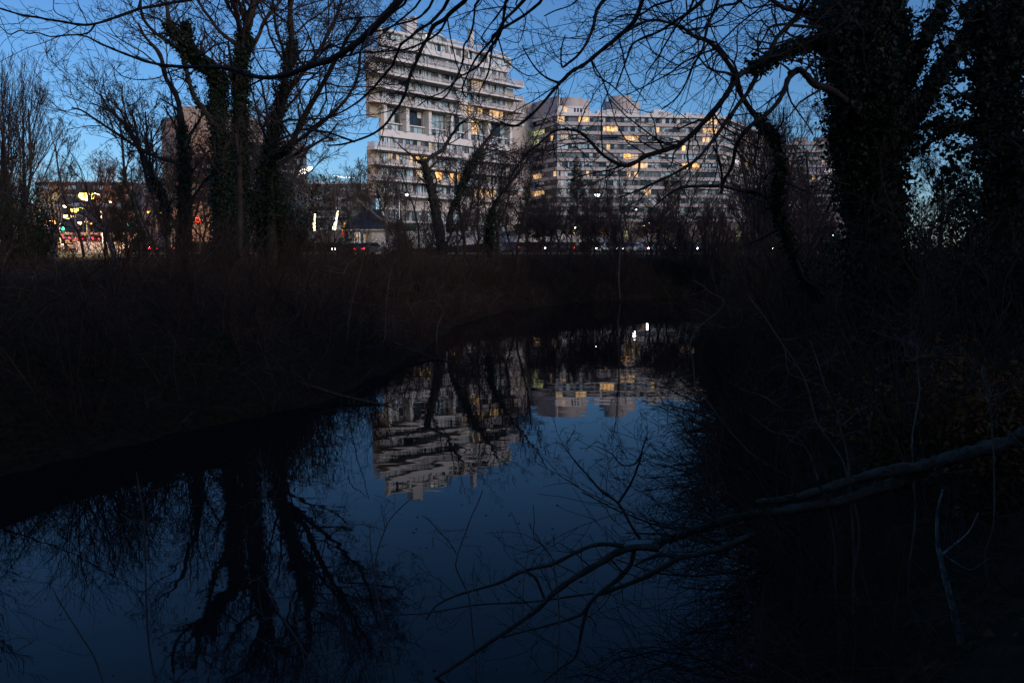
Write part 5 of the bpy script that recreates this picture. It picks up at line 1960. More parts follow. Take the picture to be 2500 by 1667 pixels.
def overhanging():
    """bare tree standing on the near bank beside the viewer; its limbs arch over the creek"""
    rng.seed(131)
    bx, by = 6.2, 1.6
    trunk = catmull([Vector((bx, by, hz(bx, by) - .3)), Vector((bx + .1, by, 5)), Vector((bx - .3, by + .3, 8)), Vector((bx - .9, by + .8, 10.5)), Vector((bx - 1.6, by + 1.6, 12.5))], 4)
    tr = (trunk, [.30 - .013 * i for i in range(len(trunk))])
    limbs = [tr]

    def hang(reg, pts, D, wd, n, L, lvl=2, src=None, q=QO, t0=.08, per=4):
        """pts start at the upper end, which is carried on to the trunk above the frame"""
        lb = limb(reg, pts, D, wd, per)
        if src is None:
            p0 = lb[0][0]
            j = trunk[rng.randint(8, len(trunk) - 2)]
            m1 = p0.lerp(j, .35) + Vector((0, 0, 1.2)); m2 = p0.lerp(j, .7) + Vector((0, 0, 1.0))
            c = catmull([j, m2, m1, p0], 4)
            r0 = lb[1][0]
            limbs.append((c, [r0 * (1 + 1.3 * (1 - k / (len(c) - 1))) for k in range(len(c))]))
        limbs.append(lb)
        sprout(tw, lb, max(2, int(n * .62)), L, min(lvl, 2), q, .42, t0)
        return lb
    tw = []
    # top left limb and its forks
    hang('A', [(1330, -30), (1210, 0), (1100, 18), (1000, 38), (900, 55), (800, 90), (720, 118), (640, 145), (560, 160), (480, 155), (400, 140), (300, 125), (240, 112), (150, 100), (80, 80), (0, 55), (-80, 30)], (9, 9.5), (20, 11), 16, .9)
    hang('A', [(610, 150), (570, 205), (510, 222), (440, 225), (380, 230), (320, 235), (240, 210), (180, 215), (130, 195), (60, 220), (0, 170), (-60, 150)], (9.2, 9.6), (11, 6), 12, .6, src=1)
    hang('A', [(470, 155), (430, 120), (360, 85), (340, 40), (352, -40)], (9.3, 9.6), (8, 5), 6, .6, src=1)
    hang('A', [(560, 165), (530, 90), (500, 30), (490, -40)], (9.3, 9.2), (7, 5), 5, .5, src=1)
    hang('A', [(880, 60), (890, 20), (905, -40)], (9.1, 9.1), (14, 10), 3, .6, src=1)
    # long thick limb sweeping down from the top centre to the left
    hang('B', [(520, -80), (460, 0), (380, 85), (300, 170), (195, 268), (90, 340), (0, 392), (-90, 415), (-240, 470), (-370, 495), (-490, 485), (-640, 435), (-790, 428), (-920, 428), (-1090, 410), (-1210, 375), (-1330, 330), (-1450, 280), (-1530, 238), (-1590, 225)], (9.5, 11), (50, 8), 26, 1.2, per=3)
    hang('A', [(1180, 428), (1060, 470), (1000, 500), (880, 510), (790, 490), (745, 455), (700, 405)], (10.6, 10.8), (8, 5), 6, .5, src=1)
    # arcs hanging in front of the tower
    hang('Z1', [(1320, -130), (1160, 0), (1060, 100), (930, 180), (860, 330), (790, 440), (720, 620), (650, 760), (600, 930), (570, 1040), (500, 1180), (400, 1320), (330, 1420), (240, 1500), (130, 1568), (-60, 1640), (-250, 1690), (-420, 1700)], (10, 10.5), (58, 22), 18, 1.0, per=3)
    hang('B', [(170, 905), (100, 880), (0, 845), (-90, 835), (-180, 830)], (10.4, 10.5), (16, 8), 5, .6, src=1)
    hang('Z1', [(1110, 60), (1080, 130), (1010, 250), (870, 355), (710, 430), (560, 480), (380, 492), (200, 512), (0, 515), (-130, 560)], (10.1, 10.2), (32, 16), 10, .8, src=1)
    hang('Z1', [(1060, -40), (900, 130), (740, 230), (640, 320), (520, 410), (480, 500), (430, 620), (400, 690), (280, 830), (150, 980), (0, 1120), (-160, 1230), (-300, 1300), (-430, 1330)], (9.8, 10.4), (40, 20), 16, 1.0, per=3)
    hang('Z1', [(880, -60), (760, 60), (620, 120), (430, 170), (300, 260), (150, 400), (0, 480)], (10, 10.6), (34, 12), 14, 1.1)
    hang('Z1', [(700, -60), (560, 60), (400, 180), (200, 250), (0, 270), (-200, 330)], (10.3, 11), (30, 10), 14, 1.1)
    hang('Z1', [(560, -100), (380, 20), (180, 60), (-60, 70), (-300, 120)], (10.6, 11.4), (30, 10), 14, 1.3)
    hang('Z1', [(1460, -80), (1450, 60), (1430, 200), (1380, 340), (1320, 430), (1310, 600), (1285, 700), (1200, 890), (1070, 1090), (900, 1110), (700, 1060), (600, 1000), (540, 920), (380, 930), (280, 890)], (9, 9.4), (30, 12), 14, .7)
    hang('Z1', [(1520, -100), (1380, 20), (1300, 80), (1220, 110), (1200, 190), (1050, 245)], (9.6, 9.8), (14, 6), 6, .5)
    hang('Z1', [(2290, -120), (2120, 20), (1980, 110), (1850, 190), (1690, 300), (1685, 400), (1660, 600), (1640, 740), (1590, 870), (1520, 1010), (1490, 1080)], (8.6, 9), (38, 16), 12, .7)
    hang('Z1', [(1850, -120), (1830, 40), (1800, 220), (1740, 350), (1640, 490), (1560, 620), (1490, 695), (1390, 760), (1265, 830), (1160, 930), (1030, 1030), (900, 1085), (730, 1200)], (8.8, 9.4), (42, 14), 14, .8)
    hang('Z1', [(1820, -60), (1720, 80), (1640, 180), (1545, 330), (1600, 400), (1616, 460)], (8.8, 9), (26, 10), 8, .5)
    hang('Z1', [(1760, 340), (1800, 480), (1840, 640), (1870, 640), (1990, 730), (2130, 810), (2240, 800), (2352, 740)], (8.9, 9.2), (22, 10), 10, .6, src=1)
    hang('Z1', [(1980, -100), (2100, 60), (2090, 200), (2040, 360), (1990, 390), (1880, 360), (1810, 330)], (8.7, 9), (18, 8), 10, .6)
    hang('Z1', [(1870, 630), (1990, 590), (2100, 530), (2210, 510), (2230, 460)], (9, 9.1), (14, 7), 5, .4, src=1)
    # limb falling to the gap between the buildings
    hang('B', [(2060, -70), (2010, 0), (1960, 130), (1860, 230), (1750, 320), (1640, 410), (1560, 455), (1500, 510), (1430, 590), (1335, 700), (1235, 787), (1170, 805), (1100, 775)], (9, 9.8), (34, 14), 20, .9)
    hang('B', [(1480, 530), (1400, 500), (1330, 440), (1270, 350), (1240, 290)], (9.4, 9.6), (14, 7), 7, .6, src=1)
    hang('B', [(1820, -70), (1720, 60), (1700, 150), (1660, 260), (1600, 350), (1540, 400), (1495, 425), (1490, 320), (1515, 225)], (8.6, 9), (24, 9), 14, .8)
    hang('B', [(1640, -60), (1560, 30), (1450, 70), (1380, 105)], (8.8, 9), (12, 7), 6, .5)
    hang('B', [(1290, -40), (1200, 60), (1130, 130), (1060, 240), (990, 320), (930, 400), (860, 560), (880, 620)], (9.4, 9.8), (24, 9), 14, .8)
    hang('B', [(2440, -40), (2330, 60), (2240, 120), (2120, 200), (2020, 240), (1940, 290), (1900, 400), (1840, 560)], (8.4, 9), (24, 9), 20, 1.0, 3)
    hang('B', [(2300, -60), (2200, 0), (2080, 40), (2000, 90), (1880, 100), (1790, 150)], (8.5, 9), (18, 8), 16, .9, 3)
    hang('C', [(420, -60), (380, 60), (330, 180), (300, 320), (240, 420), (180, 560), (120, 640), (40, 700)], (8.2, 9), (20, 8), 18, .9, 3)
    hang('C', [(260, -60), (220, 60), (140, 160), (60, 290), (20, 360), (-60, 470)], (8.2, 9), (18, 8), 16, .9, 3)
    hang('C', [(620, -60), (520, 20), (420, 40), (340, 100), (260, 120), (170, 180)], (8.4, 9), (20, 9), 18, 1.0, 3)
    root = build_tree('overhanging_tree', 'bare tree beside the viewer, its hooked dark twigs hanging across the top of the photo', 'tree', limbs, tw, base=Vector((bx, by, hz(bx, by))))


overhanging()


def fallen():
    rng.seed(141)
    D = 6.6
    end = Vector((7.4, 5.6, hz(7.4, 5.6) + .12))
    up = limb('G', [(2352, 0), (2150, 62), (1900, 125), (1700, 185), (1450, 225), (1200, 292), (950, 372), (780, 400), (640, 414)], (6.2, 6.5), (104, 38), knob=.2, depthwave=.05, per=7)
    low = limb('G', [(1700, 215), (1500, 300), (1350, 350), (1180, 410), (1000, 440), (800, 470), (640, 485), (400, 540), (200, 610), (0, 680)], (6.35, 6.6), (74, 46), knob=.17, depthwave=.05, per=7)
    m1 = limb('L', [(1960, 655), (1820, 650), (1690, 680), (1570, 750), (1400, 850), (1260, 950), (1150, 1060), (1000, 1170), (850, 1270), (700, 1370), (550, 1470), (400, 1560), (250, 1640)], (6.6, 6.9), (56, 16), knob=.18, depthwave=.05, per=6)
    s1 = limb('L', [(1720, 640), (1580, 630), (1450, 660), (1250, 760), (1050, 810), (880, 890), (730, 935), (580, 980), (450, 1050), (390, 1140)], (6.6, 6.9), (34, 10), depthwave=.1)
    s2 = limb('L', [(1050, 810), (1120, 850), (1160, 930), (1190, 1010)], (6.8, 6.8), (26, 18), depthwave=.02)
    u1 = limb('L', [(1830, 590), (1770, 500), (1690, 360), (1560, 260), (1500, 190), (1400, 80), (1340, 0), (1300, -50)], (6.6, 6.4), (24, 6), depthwave=.1)
    u2 = limb('L', [(1690, 345), (1770, 220), (1830, 70), (1850, -20), (1880, -90)], (6.5, 6.3), (20, 8), depthwave=.05)
    u3 = limb('L', [(1840, 20), (1790, 95), (1700, 90), (1640, 20), (1540, -30)], (6.4, 6.3), (14, 6), depthwave=.05)
    d1 = limb('L', [(1790, 670), (1770, 760), (1700, 850), (1560, 960), (1500, 1020), (1420, 1110), (1200, 1180), (1040, 1220), (900, 1260)], (6.6, 6.8), (40, 9), depthwave=.05)
    d2 = limb('L', [(2600, 560), (2400, 650), (2212, 700), (2100, 720), (1960, 800), (1800, 880), (1560, 965)], (6.5, 6.7), (42, 32), depthwave=.05)
    d3 = limb('L', [(2110, 720), (1980, 700), (1880, 730), (1800, 770)], (6.6, 6.6), (36, 18), depthwave=.02)
    d4 = limb('L', [(1480, 1040), (1440, 1200), (1400, 1380), (1300, 1460), (1180, 1560)], (6.7, 6.8), (30, 10), depthwave=.05)
    d5 = limb('L', [(1520, 960), (1350, 985), (1180, 1010), (1000, 1025), (720, 1040), (390, 1095), (200, 1105), (0, 1110)], (6.7, 7), (16, 7), depthwave=.05)
    root = limb('G', [(2352, 0), (2500, -40)], (6.2, 6.1), (120, 130), depthwave=0)
    r0 = root[0][-1]
    c = catmull([up[0][0], r0, r0.lerp(end, .5) + Vector((0, 0, .1)), end], 4)
    rt = (c, [up[1][0] * 1.05] * len(c))
    up[0].append(up[0][-1] + (up[0][-1] - up[0][-2]) * .05)
    up[1].append(.004)
    limbs = [rt, up, low, m1, s1, s2, u1, u2, u3, d1, d2, d3, d4, d5]
    tw = []
    for l, n, L in ((s1, 12, .45), (u1, 12, .35), (u2, 12, .35), (u3, 8, .25), (m1, 10, .45), (low, 8, .5), (d1, 12, .5), (d4, 8, .4), (d5, 12, .35)):
        sprout(tw, l, n, L, 2, dict(QK, rmin=.0022, trop=.06), .3, .15, Vector((0, 0, .5)))
    iv = cat_ivy([along(low, 900, .015, t0=.6), along(up, 160, .02, t0=.05, t1=.4)])
    build_tree('fallen_tree', 'fallen lichen-spotted trunk reaching from the right bank low over the water, branches dipping in', 'tree', limbs, tw, iv, .018, bark='bark_lichen', base=end)
    # pale leaning stem at lower right
    rng.seed(142)
    a = limb('G', [(1835, 330), (1800, 480), (1798, 640), (1815, 760), (1850, 900), (1900, 1100), (1950, 1300), (2010, 1480), (2070, 1600), (2150, 1720)], (5.4, 5.2), (12, 68), knob=.14, depthwave=.03, per=7)
    b = limb('G', [(1815, 760), (1900, 690), (2000, 600), (2060, 480)], (5.4, 5.6), (16, 6), depthwave=.02)
    c = limb('G', [(1830, 740), (1930, 810), (2010, 845), (2080, 805), (2130, 770)], (5.3, 5.2), (10, 6), depthwave=.02)
    tw = []
    sprout(tw, a, 8, .5, 2, dict(QK, rmin=.002), .2, 0)
    sprout(tw, b, 6, .5, 1, dict(QK, rmin=.002), .4, .2)
    build_tree('lichen_sapling', 'pale lichen-blotched stem slanting up at the lower right corner', 'tree', [a, b, c], tw, bark='bark_blotch', base=a[0][-1])


fallen()


def shoots(name, label, traces, seed, D, cat='shrub', bark='stem_pale', group=None, n=4, L=.25, dx=0):
    rng.seed(seed)
    limbs, tw = [], []
    for i, (reg, pts, wd) in enumerate(traces):
        lb = limb(reg, pts, D + .25 * math.sin(i * 2.4), wd, depthwave=.05)
        lo = lb[0][-1]
        limbs.append(lb)
        # carry the shoot down to the ground or creek bed
        gnd = hz(lo.x + dx, lo.y)
        if lo.z > gnd and i == 0:
            dd = (lb[0][-1] - lb[0][-4]).normalized()
            hh = lo.z - gnd
            e = Vector((lo.x + dx + dd.x * hh * .35, lo.y + dd.y * hh * .3, gnd - .05))
            c = catmull([lo, lo.lerp(e, .33) + dd * hh * .12 + rv() * .03, lo.lerp(e, .66) + dd * hh * .06 + rv() * .04, e], 4)
            limbs.append((c, [lb[1][-1]] * len(c)))
        sprout(tw, lb, n, L, 1, dict(QK, rmin=.0016), .5, .1, Vector((0, 0, .6)))
    build_tree(name, label, cat, limbs, tw, bark=bark, twig='stem_pale', group=group, merge=True, base=Vector((limbs[0][0][-1].x, limbs[0][0][-1].y, hz(limbs[0][0][-1].x, limbs[0][0][-1].y))))


GS = 'bare shoots rising from the near shore'
shoots('bare_shoot', 'tall bare shoot with side twigs rising from the water at lower left', [('H', [(870, 218), (885, 320), (905, 440), (920, 560), (928, 800), (932, 1000), (940, 1200), (960, 1400), (1000, 1568), (1020, 1640)], (9, 15)), ('H', [(1090, 445), (1010, 485), (925, 545)], (4, 8)), ('H', [(780, 500), (850, 535), (915, 556)], (3, 7))], 201, 4.6, group=GS, n=3)
shoots('bare_shoot', 'short bare twig left of the tall shoot at lower left', [('H', [(332, 952), (370, 1030), (430, 1130), (520, 1270), (600, 1400), (660, 1568), (680, 1640)], (6, 12))], 202, 4.7, group=GS, n=4)
shoots('bare_shoot', 'slanting bare shoot below the reflection of the ivy-clad trunks', [('H', [(1662, 902), (1720, 1010), (1780, 1120), (1850, 1220), (1920, 1330), (2000, 1450), (2070, 1580), (2110, 1660)], (5, 12)), ('H', [(1660, 1158), (1720, 1150), (1790, 1130)], (3, 6)), ('H', [(2270, 1300), (2180, 1390), (2100, 1440), (2010, 1500)], (3, 6))], 203, 4.6, group=GS, n=4)
shoots('bare_shoot', 'forked bare shoot before the reflected trunks', [('H', [(1680, 235), (1690, 330), (1705, 410), (1720, 520), (1760, 700), (1830, 900), (1880, 1100), (1920, 1300), (1960, 1568), (1980, 1640)], (4, 10)), ('H', [(1600, 390), (1650, 410), (1705, 420)], (3, 6)), ('H', [(1755, 310), (1720, 335), (1690, 350)], (3, 6))], 204, 5, group=GS, n=3, L=.2)
shoots('bare_shoot', 'bare shoot under the tower reflection, left of the fallen tree', [('L', [(770, 265), (730, 370), (695, 440), (660, 540), (620, 640), (598, 720), (590, 790), (640, 900), (680, 1000), (700, 1200), (720, 1400), (730, 1600)], (8, 12)), ('L', [(360, 435), (420, 480), (475, 545), (540, 610), (595, 700)], (5, 9))], 205, 5.6, group=GS, n=4)
shoots('bare_shoot', 'bare shoot left of and below the tower reflection', [('L', [(300, 310), (200, 400), (140, 470), (100, 560), (60, 680), (40, 800), (40, 900), (70, 1040), (110, 1180), (150, 1400), (180, 1600)], (6, 16)), ('L', [(10, 500), (12, 640), (30, 800), (40, 900)], (6, 10)), ('L', [(80, 370), (100, 450), (112, 540)], (4, 7))], 206, 5.2, group=GS, n=4)
shoots('bare_shoot', 'pair of thin upright shoots by the fallen tree', [('L', [(1110, 365), (1118, 470), (1115, 580), (1180, 640), (1240, 730), (1260, 850), (1280, 1000), (1290, 1200)], (6, 12)), ('L', [(960, 410), (1000, 500), (1040, 600), (1075, 680), (1060, 790), (1040, 1000), (1040, 1200)], (4, 9))], 207, 6.2, group=GS, n=4)
GR = 'bare shoots on the right bank'
shoots('bare_shoot', 'longest slanting shoot on the right bank, crossing the dark water edge', [('F', [(595, 585), (650, 655), (700, 720), (770, 830), (840, 930), (920, 1050), (970, 1160), (1010, 1320), (1050, 1420), (1150, 1560), (1200, 1640)], (7, 13)), ('F', [(830, 930), (840, 1040), (860, 1080), (950, 1115), (1080, 1160)], (4, 7))], 211, 6.6, group=GR, n=6, L=.4)
shoots('bare_shoot', 'second slanting shoot on the right bank, right of the longest', [('F', [(988, 860), (1010, 930), (1045, 1030), (1075, 1140), (1120, 1240), (1165, 1340), (1180, 1420), (1210, 1530), (1230, 1640)], (7, 12)), ('F', [(1370, 1275), (1280, 1330), (1195, 1405)], (4, 7))], 212, 6.4, group=GR, n=6, L=.35)
shoots('bare_shoot', 'upright shoot with a bent side twig in the middle of the right bank', [('F', [(1665, 880), (1668, 1000), (1680, 1120), (1685, 1200), (1660, 1350), (1640, 1470), (1640, 1600)], (7, 12)), ('F', [(1530, 1000), (1600, 995), (1668, 990)], (4, 6)), ('F', [(1385, 800), (1450, 830), (1560, 865), (1660, 900)], (6, 8)), ('F', [(1595, 815), (1580, 845), (1560, 866)], (4, 6))], 213, 6.5, group=GR, n=6, L=.35)
shoots('bare_shoot', 'shoot at the far right, lit faintly brown', [('F', [(2088, 1025), (2090, 1100), (2120, 1200), (2140, 1330), (2150, 1450), (2160, 1600)], (6, 12)), ('F', [(2250, 1180), (2180, 1230), (2120, 1260)], (4, 6))], 214, 6, group=GR, n=6, L=.35)
shoots('bare_shoot', 'low arching shoot just left of the slanting pair', [('F', [(600, 1330), (680, 1400), (750, 1450), (850, 1470), (920, 1500), (990, 1600)], (5, 10)), ('F', [(480, 1130), (560, 1180), (680, 1215), (760, 1270), (820, 1310)], (4, 7))], 215, 6.8, group=GR, n=5, L=.35)
shoots('bare_shoot', 'curled shoot hanging over the water at the right bank edge', [('F', [(240, 480), (310, 520), (350, 560), (430, 600), (430, 640), (380, 700), (300, 760), (240, 830), (220, 900), (240, 1000), (250, 1140)], (6, 9)), ('F', [(540, 660), (555, 720), (530, 765), (460, 785), (380, 765), (330, 750)], (4, 6))], 216, 9, group=GR, n=7, L=.5, dx=1.8)
# left bank saplings
GL = 'pale saplings on the left bank'
shoots('sapling', 'pale kinked sapling in the middle of the left bank', [('D', [(772, 215), (775, 330), (770, 480), (755, 600), (768, 690), (745, 800), (740, 950), (720, 1050), (705, 1150), (680, 1240)], (7, 15)), ('D', [(850, 715), (800, 755), (760, 785)], (5, 8))], 221, 22, cat='tree', group=GL, n=5, L=1.0)
shoots('sapling', 'thin upright sapling just right of the pale kinked one', [('D', [(900, 240), (902, 350), (900, 470), (895, 600), (905, 760), (900, 850)], (5, 9)), ('D', [(835, 300), (840, 430), (850, 560), (858, 700), (860, 820)], (5, 9))], 222, 25, cat='tree', group=GL, n=5, L=1.0)
shoots('sapling', 'pale sapling leaning right where the left bank narrows', [('N', [(889, 612), (880, 660), (868, 700), (859, 740), (852, 790), (846, 840)], (1.5, 3)), ('N', [(884, 612), (870, 632), (850, 645), (838, 672)], (1.5, 2.2))], 223, 24, cat='tree', group=GL, n=5, L=1.0)
shoots('sapling', 'thin pale sapling right of the leaning one', [('N', [(965, 630), (955, 660), (948, 700), (943, 740), (941, 790)], (1.5, 2.6))], 224, 27, cat='tree', group=GL, n=5, L=1.0)
shoots('sapling', 'whitish curved dead stem at the water edge below the tower', [('E', [(640, 345), (690, 360), (715, 385), (735, 420), (725, 450), (708, 490)], (5, 12))], 225, 33, cat='tree', group=GL, n=3, L=.6, bark='bark_silver')


# ------------------------------------------------------------------ undergrowth of the banks (one uncountable mass each)
def undergrowth(name, label, n, region, hmin, hmax, m, r=.006, lean=.5, seed=1):
    st = np.random.default_rng(seed)
    x, y = region(st, n * 3)
    z = hz_np(x, y)
    ok = z > .03
    x, y, z = x[ok][:n], y[ok][:n], z[ok][:n]
    n = len(x)
    k = 6
    L = st.uniform(hmin, hmax, n) * st.uniform(.4, 1, n)
    d = np.stack((st.normal(0, lean, n), st.normal(0, lean, n), np.ones(n)), 1)
    d /= np.linalg.norm(d, axis=1, keepdims=True)
    p = np.stack((x, y, z - .08), 1)
    pts = np.empty((n, k, 3))
    pts[:, 0] = p
    bend = st.normal(0, .16, (n, 3))
    bend[:, 2] -= .14
    for i in range(1, k):
        d = d + bend + st.normal(0, .14, (n, 3))
        d /= np.linalg.norm(d, axis=1, keepdims=True)
        p = p + d * (L / (k - 1))[:, None]
        pts[:, i] = p
    rad = r * st.uniform(.5, 1.5, n)
    br = [(pts[i], np.linspace(1, .35, k) * rad[i]) for i in range(n)]
    # side twigs
    k2 = 4
    sel = st.integers(0, n, n * 2)
    j = st.integers(1, k - 1, n * 2)
    b = pts[sel, j]
    d = st.normal(0, 1, (n * 2, 3)); d[:, 2] = np.abs(d[:, 2]) * .8
    d /= np.linalg.norm(d, axis=1, keepdims=True)
    Ls = L[sel] * st.uniform(.15, .5, n * 2)
    P2 = np.empty((n * 2, k2, 3)); P2[:, 0] = b
    for i in range(1, k2):
        d = d + st.normal(0, .2, (n * 2, 3)); d /= np.linalg.norm(d, axis=1, keepdims=True)
        P2[:, i] = P2[:, i - 1] + d * (Ls / (k2 - 1))[:, None]
    br += [(P2[i], np.linspace(.55, .25, k2) * rad[sel[i]]) for i in range(n * 2)]
    o = tubes_obj(name, [(br, 3, 0)], [M[m]])
    tag(o, label, 'undergrowth', kind='stuff')


def reg_left(st, n):
    y = st.uniform(8, 66, n)
    sh = np.interp(y, [8, 13.6, 17, 19.5, 26, 33, 40, 50, 58, 66], [-12.5, -8.6, -6.6, -4.9, -3.8, -3.3, -2.9, -.5, 5, 15])
    w_ = np.interp(y, [8, 20, 30, 66], [20, 16, 14, 12])
    return sh - np.abs(st.normal(0, .55, n)) * w_, y


def reg_far(st, n):
    x = st.uniform(-6, 60, n)
    y0 = np.interp(x, [-6, -.5, 5, 14, 40, 60], [44, 50, 58, 65, 76, 80])
    return x, y0 + np.abs(st.normal(0, 1, n)) * 3


def reg_right(st, n):
    y = st.uniform(4.5, 46, n)
    sh = np.interp(y, [4.5, 7.2, 10, 14, 20, 30, 38, 46], [.8, 2.4, 3.1, 3.9, 4.9, 6.8, 9.6, 15])
    return sh + np.abs(st.normal(0, .6, n)) * 9, y


undergrowth('undergrowth', 'tangled leafless brambles and brush covering the steep left bank', 11000, reg_left, .7, 2.3, 'stem', .0075, seed=1)
undergrowth('undergrowth', 'paler dead stalks standing among the left bank brambles', 1500, reg_left, .8, 2.6, 'stem_pale', .008, .45, seed=6)
undergrowth('undergrowth', 'leafless brush along the far bank under the parkway', 7000, reg_far, .6, 2.3, 'bark_far', .012, seed=2)
undergrowth('undergrowth', 'dark brambles and stalks of the near right bank', 11000, reg_right, .5, 1.7, 'stem', .005, seed=3)

def reg_park(st, n):
    x = st.uniform(-75, 70, n)
    y0 = np.interp(x, [-75, -20, -6, 5, 14, 40, 70], [60, 62, 60, 64, 70, 82, 90])
    y = y0 + st.uniform(0, 1, n) ** 1.3 * (108 - y0)
    px = 1250 + 2000 * x / y
    ok = ~(((px > 118) & (px < 352)) | ((px > 845) & (px < 940)))     # open lawns
    return np.concatenate((x[ok],) * 2), np.concatenate((y[ok],) * 2)


def reg_edge(st, n):
    sel = st.random(n)
    y = st.uniform(4.6, 48, n)
    shr = np.interp(y, [4.5, 7.2, 10, 14, 20, 30, 38, 46], [.8, 2.4, 3.1, 3.9, 4.9, 6.8, 9.6, 15])
    shl = np.interp(y, [8, 13.6, 17, 19.5, 26, 33, 40, 50], [-12.5, -8.6, -6.6, -4.9, -3.8, -3.3, -2.9, -.5])
    d = np.abs(st.normal(0, .5, n)) + .05
    return np.where(sel < .6, shr + d, shl - d), y


undergrowth('undergrowth', 'leafless scrub and thin saplings filling the park between far bank and parkway', 6500, reg_park, .8, 4.2, 'bark_far', .013, .3, seed=4)
undergrowth('undergrowth', 'bare stalks leaning over the water along both creek edges', 4200, reg_edge, .5, 2.4, 'stem', .006, .9, seed=5)

# fallen leaves over both banks
st = np.random.default_rng(9)
lx, ly = reg_left(st, 16000)
rx, ry = reg_right(st, 12000)
x_, y_ = np.concatenate((lx, rx)), np.concatenate((ly, ry))
z_ = hz_np(x_, y_)
k_ = z_ > .05
pos = np.stack((x_, y_, z_ + .02), 1)[k_]
o = leaves_obj('fallen_leaves', pos, .05, M['dead_leaf'], None, 0, np.tile(np.array([0, 0, 1.0]), (len(pos), 1)))
tag(o, 'brown fallen leaves scattered over both banks', 'fallen leaves', kind='stuff')

# leafless bushes along the banks
def bush_proto(seed):
    rng.seed(seed)
    out = []
    for i in range(9):
        a = rng.random() * 6.283
        grow(out, Vector((.12 * math.cos(a), .12 * math.sin(a), -.15)), Vector((.55 * math.cos(a) * rng.random(), .55 * math.sin(a) * rng.random(), 1)), rng.uniform(1.6, 2.6), .018, 2, dict(QS, wob=.2, n=[0, 5, 6], ang=.6, rmin=.004, ratio=.55, trop=.02))
    root = empty('bare_shrub', (0, 0, 0))
    tubes_obj('stems', [([(p, r) for p, r, l in out], 3, 0)], [M['stem']], root)
    return root


BP = [bush_proto(k) for k in (301, 302, 303)]
bu = set()
for k_, (x, y, tilt) in enumerate(((4.45, 14, .8), (4.0, 11.4, .9), (5.1, 17.2, .7), (3.5, 9.1, .95), (5.7, 21, .6), (6.7, 26, .6), (2.9, 7.7, 1.0), (4.7, 15.6, 1.0), (3.75, 10.2, .7), (8.4, 33, .5), (5.4, 19, .9), (4.2, 12.6, 1.1))):
    rng.seed(330 + k_)
    o = BP[k_ % 3] if k_ < 3 else copy_tree(BP[k_ % 3])
    o.location = (x, y, hz(x, y) - .05)
    o.rotation_euler = (0, -tilt, rng.uniform(-.7, .7))
    sc_ = rng.uniform(.7, 1.1)
    o.scale = (sc_, sc_, sc_)
    tag(o, 'leafless bush leaning out over the water from the right bank', 'shrub', 'bushes leaning over the water from the right bank')
bu = {0, 1, 2}
rng.seed(310)
for bank, spots in (('left', [(-10.5, 15), (-12, 18), (-9, 17.5), (-8.3, 20), (-11, 22), (-7, 22), (-9.5, 25), (-6.4, 25), (-13, 26), (-7.5, 29), (-5.6, 30), (-10.5, 30), (-6, 34), (-8.5, 35), (-5, 38), (-7.5, 40), (-4.5, 43), (-15, 21), (-17, 25), (-12.5, 14), (-3, 48), (-5.5, 47), (-14, 31), (-19, 30), (-8, 15.4), (-6.2, 20), (-5.1, 27)]),
                    ('far', [(0, 53), (2.5, 56), (5.5, 60), (8, 62.5), (11, 65), (14, 67), (18, 69), (4, 62), (9, 66), (-2, 52), (1, 58), (22, 70)]),
                    ('right', [(5.2, 12), (5.8, 15), (4.6, 9.5), (6.8, 18), (7.5, 22), (6.2, 20.5), (8.5, 27), (10, 33), (11.5, 37), (9.2, 24), (4.2, 8.2), (6.5, 10.5), (8, 14), (7.2, 12.6), (13, 41), (5.4, 17)])):
    for x, y in spots:
        k = rng.randint(0, 2)
        o = BP[k] if k not in bu else copy_tree(BP[k])
        bu.add(k)
        o.location = (x + rng.uniform(-.4, .4), y + rng.uniform(-.4, .4), hz(x, y))
        o.rotation_euler = (0, 0, rng.uniform(0, 6.28))
        sc_ = rng.uniform(.8, 1.35) * (1.25 if bank == 'far' else 1)
        o.scale = (sc_ * rng.uniform(.9, 1.3), sc_ * rng.uniform(.9, 1.3), sc_)
        tag(o, {'left': 'leafless many-stemmed bush among the brambles of the left bank', 'far': 'leafless many-stemmed bush at the foot of the far bank', 'right': 'leafless many-stemmed bush on the dark right bank'}[bank], 'shrub', 'leafless bushes of the %s bank' % bank)

# leaves and bits drifting on the water
st = np.random.default_rng(19)
yy = st.uniform(6.5, 40, 1600) ** 1.0
sl_ = np.interp(yy, [6.5, 13.6, 17, 19.5, 26, 33, 40], [-12, -8.4, -6.4, -4.7, -3.6, -3.1, -2.7])
sr_ = np.interp(yy, [6.5, 7.2, 10, 14, 20, 30, 40], [2, 2.3, 3, 3.8, 4.8, 6.6, 10])
u = st.beta(.45, .45, 1600)
xx = sl_ + (sr_ - sl_) * u
pos = np.stack((xx, yy, np.full(1600, .006)), 1)
o = leaves_obj('floating_leaves', pos, .028, M['dead_leaf'], None, 0, np.tile(np.array([0, 0, 6.0]), (1600, 1)))
tag(o, 'small dead leaves floating on the dark creek water', 'leaves', kind='stuff')


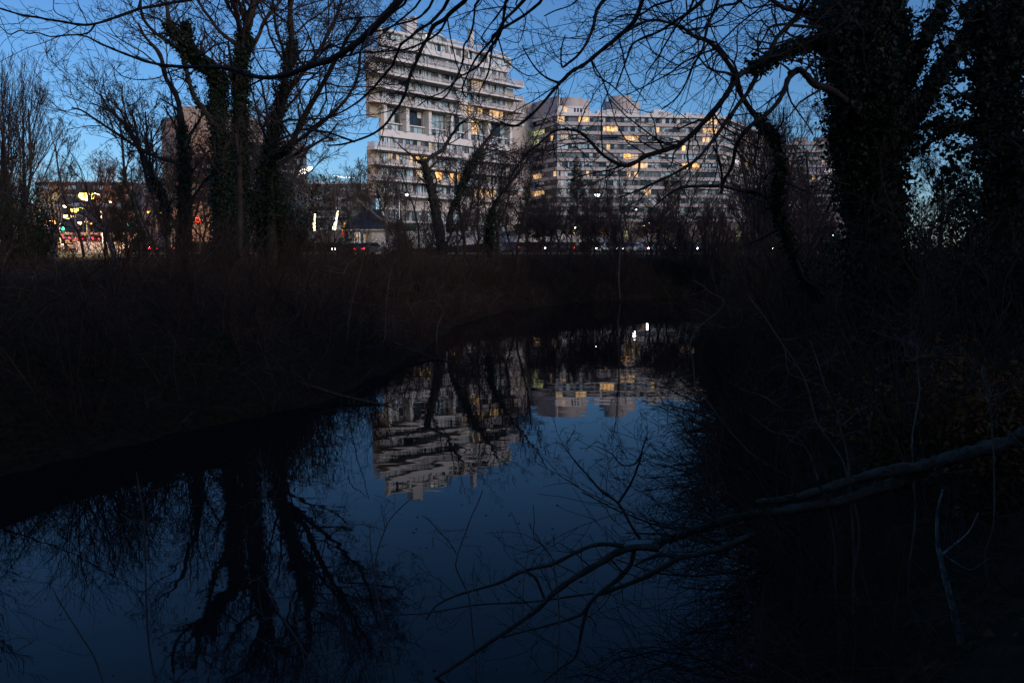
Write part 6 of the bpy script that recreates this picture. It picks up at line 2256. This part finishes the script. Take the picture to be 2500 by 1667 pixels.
def driftwood(pts, r, label, seed):
    rng.seed(seed)
    c = catmull([Vector(p) for p in pts], 5)
    lb = (c, [r * (1 - .6 * i / (len(c) - 1)) * rng.uniform(.85, 1.15) for i in range(len(c))])
    tw = []
    sprout(tw, lb, 7, .6, 1, dict(QK, rmin=.004), .5, .2)
    build_tree('driftwood', label, 'driftwood', [lb], tw, bark='bark_lichen', group='driftwood at the water edge', merge=True)


driftwood([(-5.6, 20.5, .5), (-4.3, 20.2, .15), (-2.9, 19.6, -.03), (-2.2, 19.4, -.1)], .05, 'branch slipping into the water from the left bank before the reflected trunks', 332)
driftwood([(-4.3, 28.5, .6), (-3.0, 28.1, .12), (-1.7, 27.2, -.05)], .05, 'branch dipping into the water where the left bank narrows', 333)
driftwood([(5.6, 17.6, .5), (4.4, 17.2, .1), (3.2, 16.4, -.05)], .05, 'branch dipping into the water from the right bank', 334)

# unseen wooded mass added behind the viewer to keep low light off banks
nx2, ny2 = 170, 10
wpath = catmull([Vector((-240, -34, 0)), Vector((-120, -30, 0)), Vector((-40, -28, 0)), Vector((20, -26, 0)), Vector((55, -12, 0)), Vector((72, 10, 0)), Vector((80, 38, 0)), Vector((95, 62, 0))], 24)
nx2 = len(wpath)
V = []
for j in range(ny2):
    for i in range(nx2):
        a = wpath[max(i - 1, 0)]; b = wpath[min(i + 1, nx2 - 1)]
        dv = (b - a).normalized()
        s = j / (ny2 - 1)
        hgt = math.sin(s * math.pi) ** .6 * (25 + 3 * math.sin(i * .9) + 2.5 * math.sin(i * 2.3 + j) + rng.uniform(-2, 2)) + 1.5
        q = wpath[i] + Vector((dv.y, -dv.x, 0)) * (26 * s)
        V.append((q.x, q.y, hgt))
ii = (np.arange(ny2 - 1)[:, None] * nx2 + np.arange(nx2 - 1)[None]).reshape(-1)
L = np.stack((ii, ii + 1, ii + nx2 + 1, ii + nx2), axis=1).reshape(-1)
o = link('light_blocker_woods', np_mesh('light_blocker_woods', V, L, np.full(len(ii), 4), [M['twig_far']]))
tag(o, 'unseen light-blocking wooded ridge added behind the viewer on the near side of the creek', 'light_blocker_woods', kind='stuff')
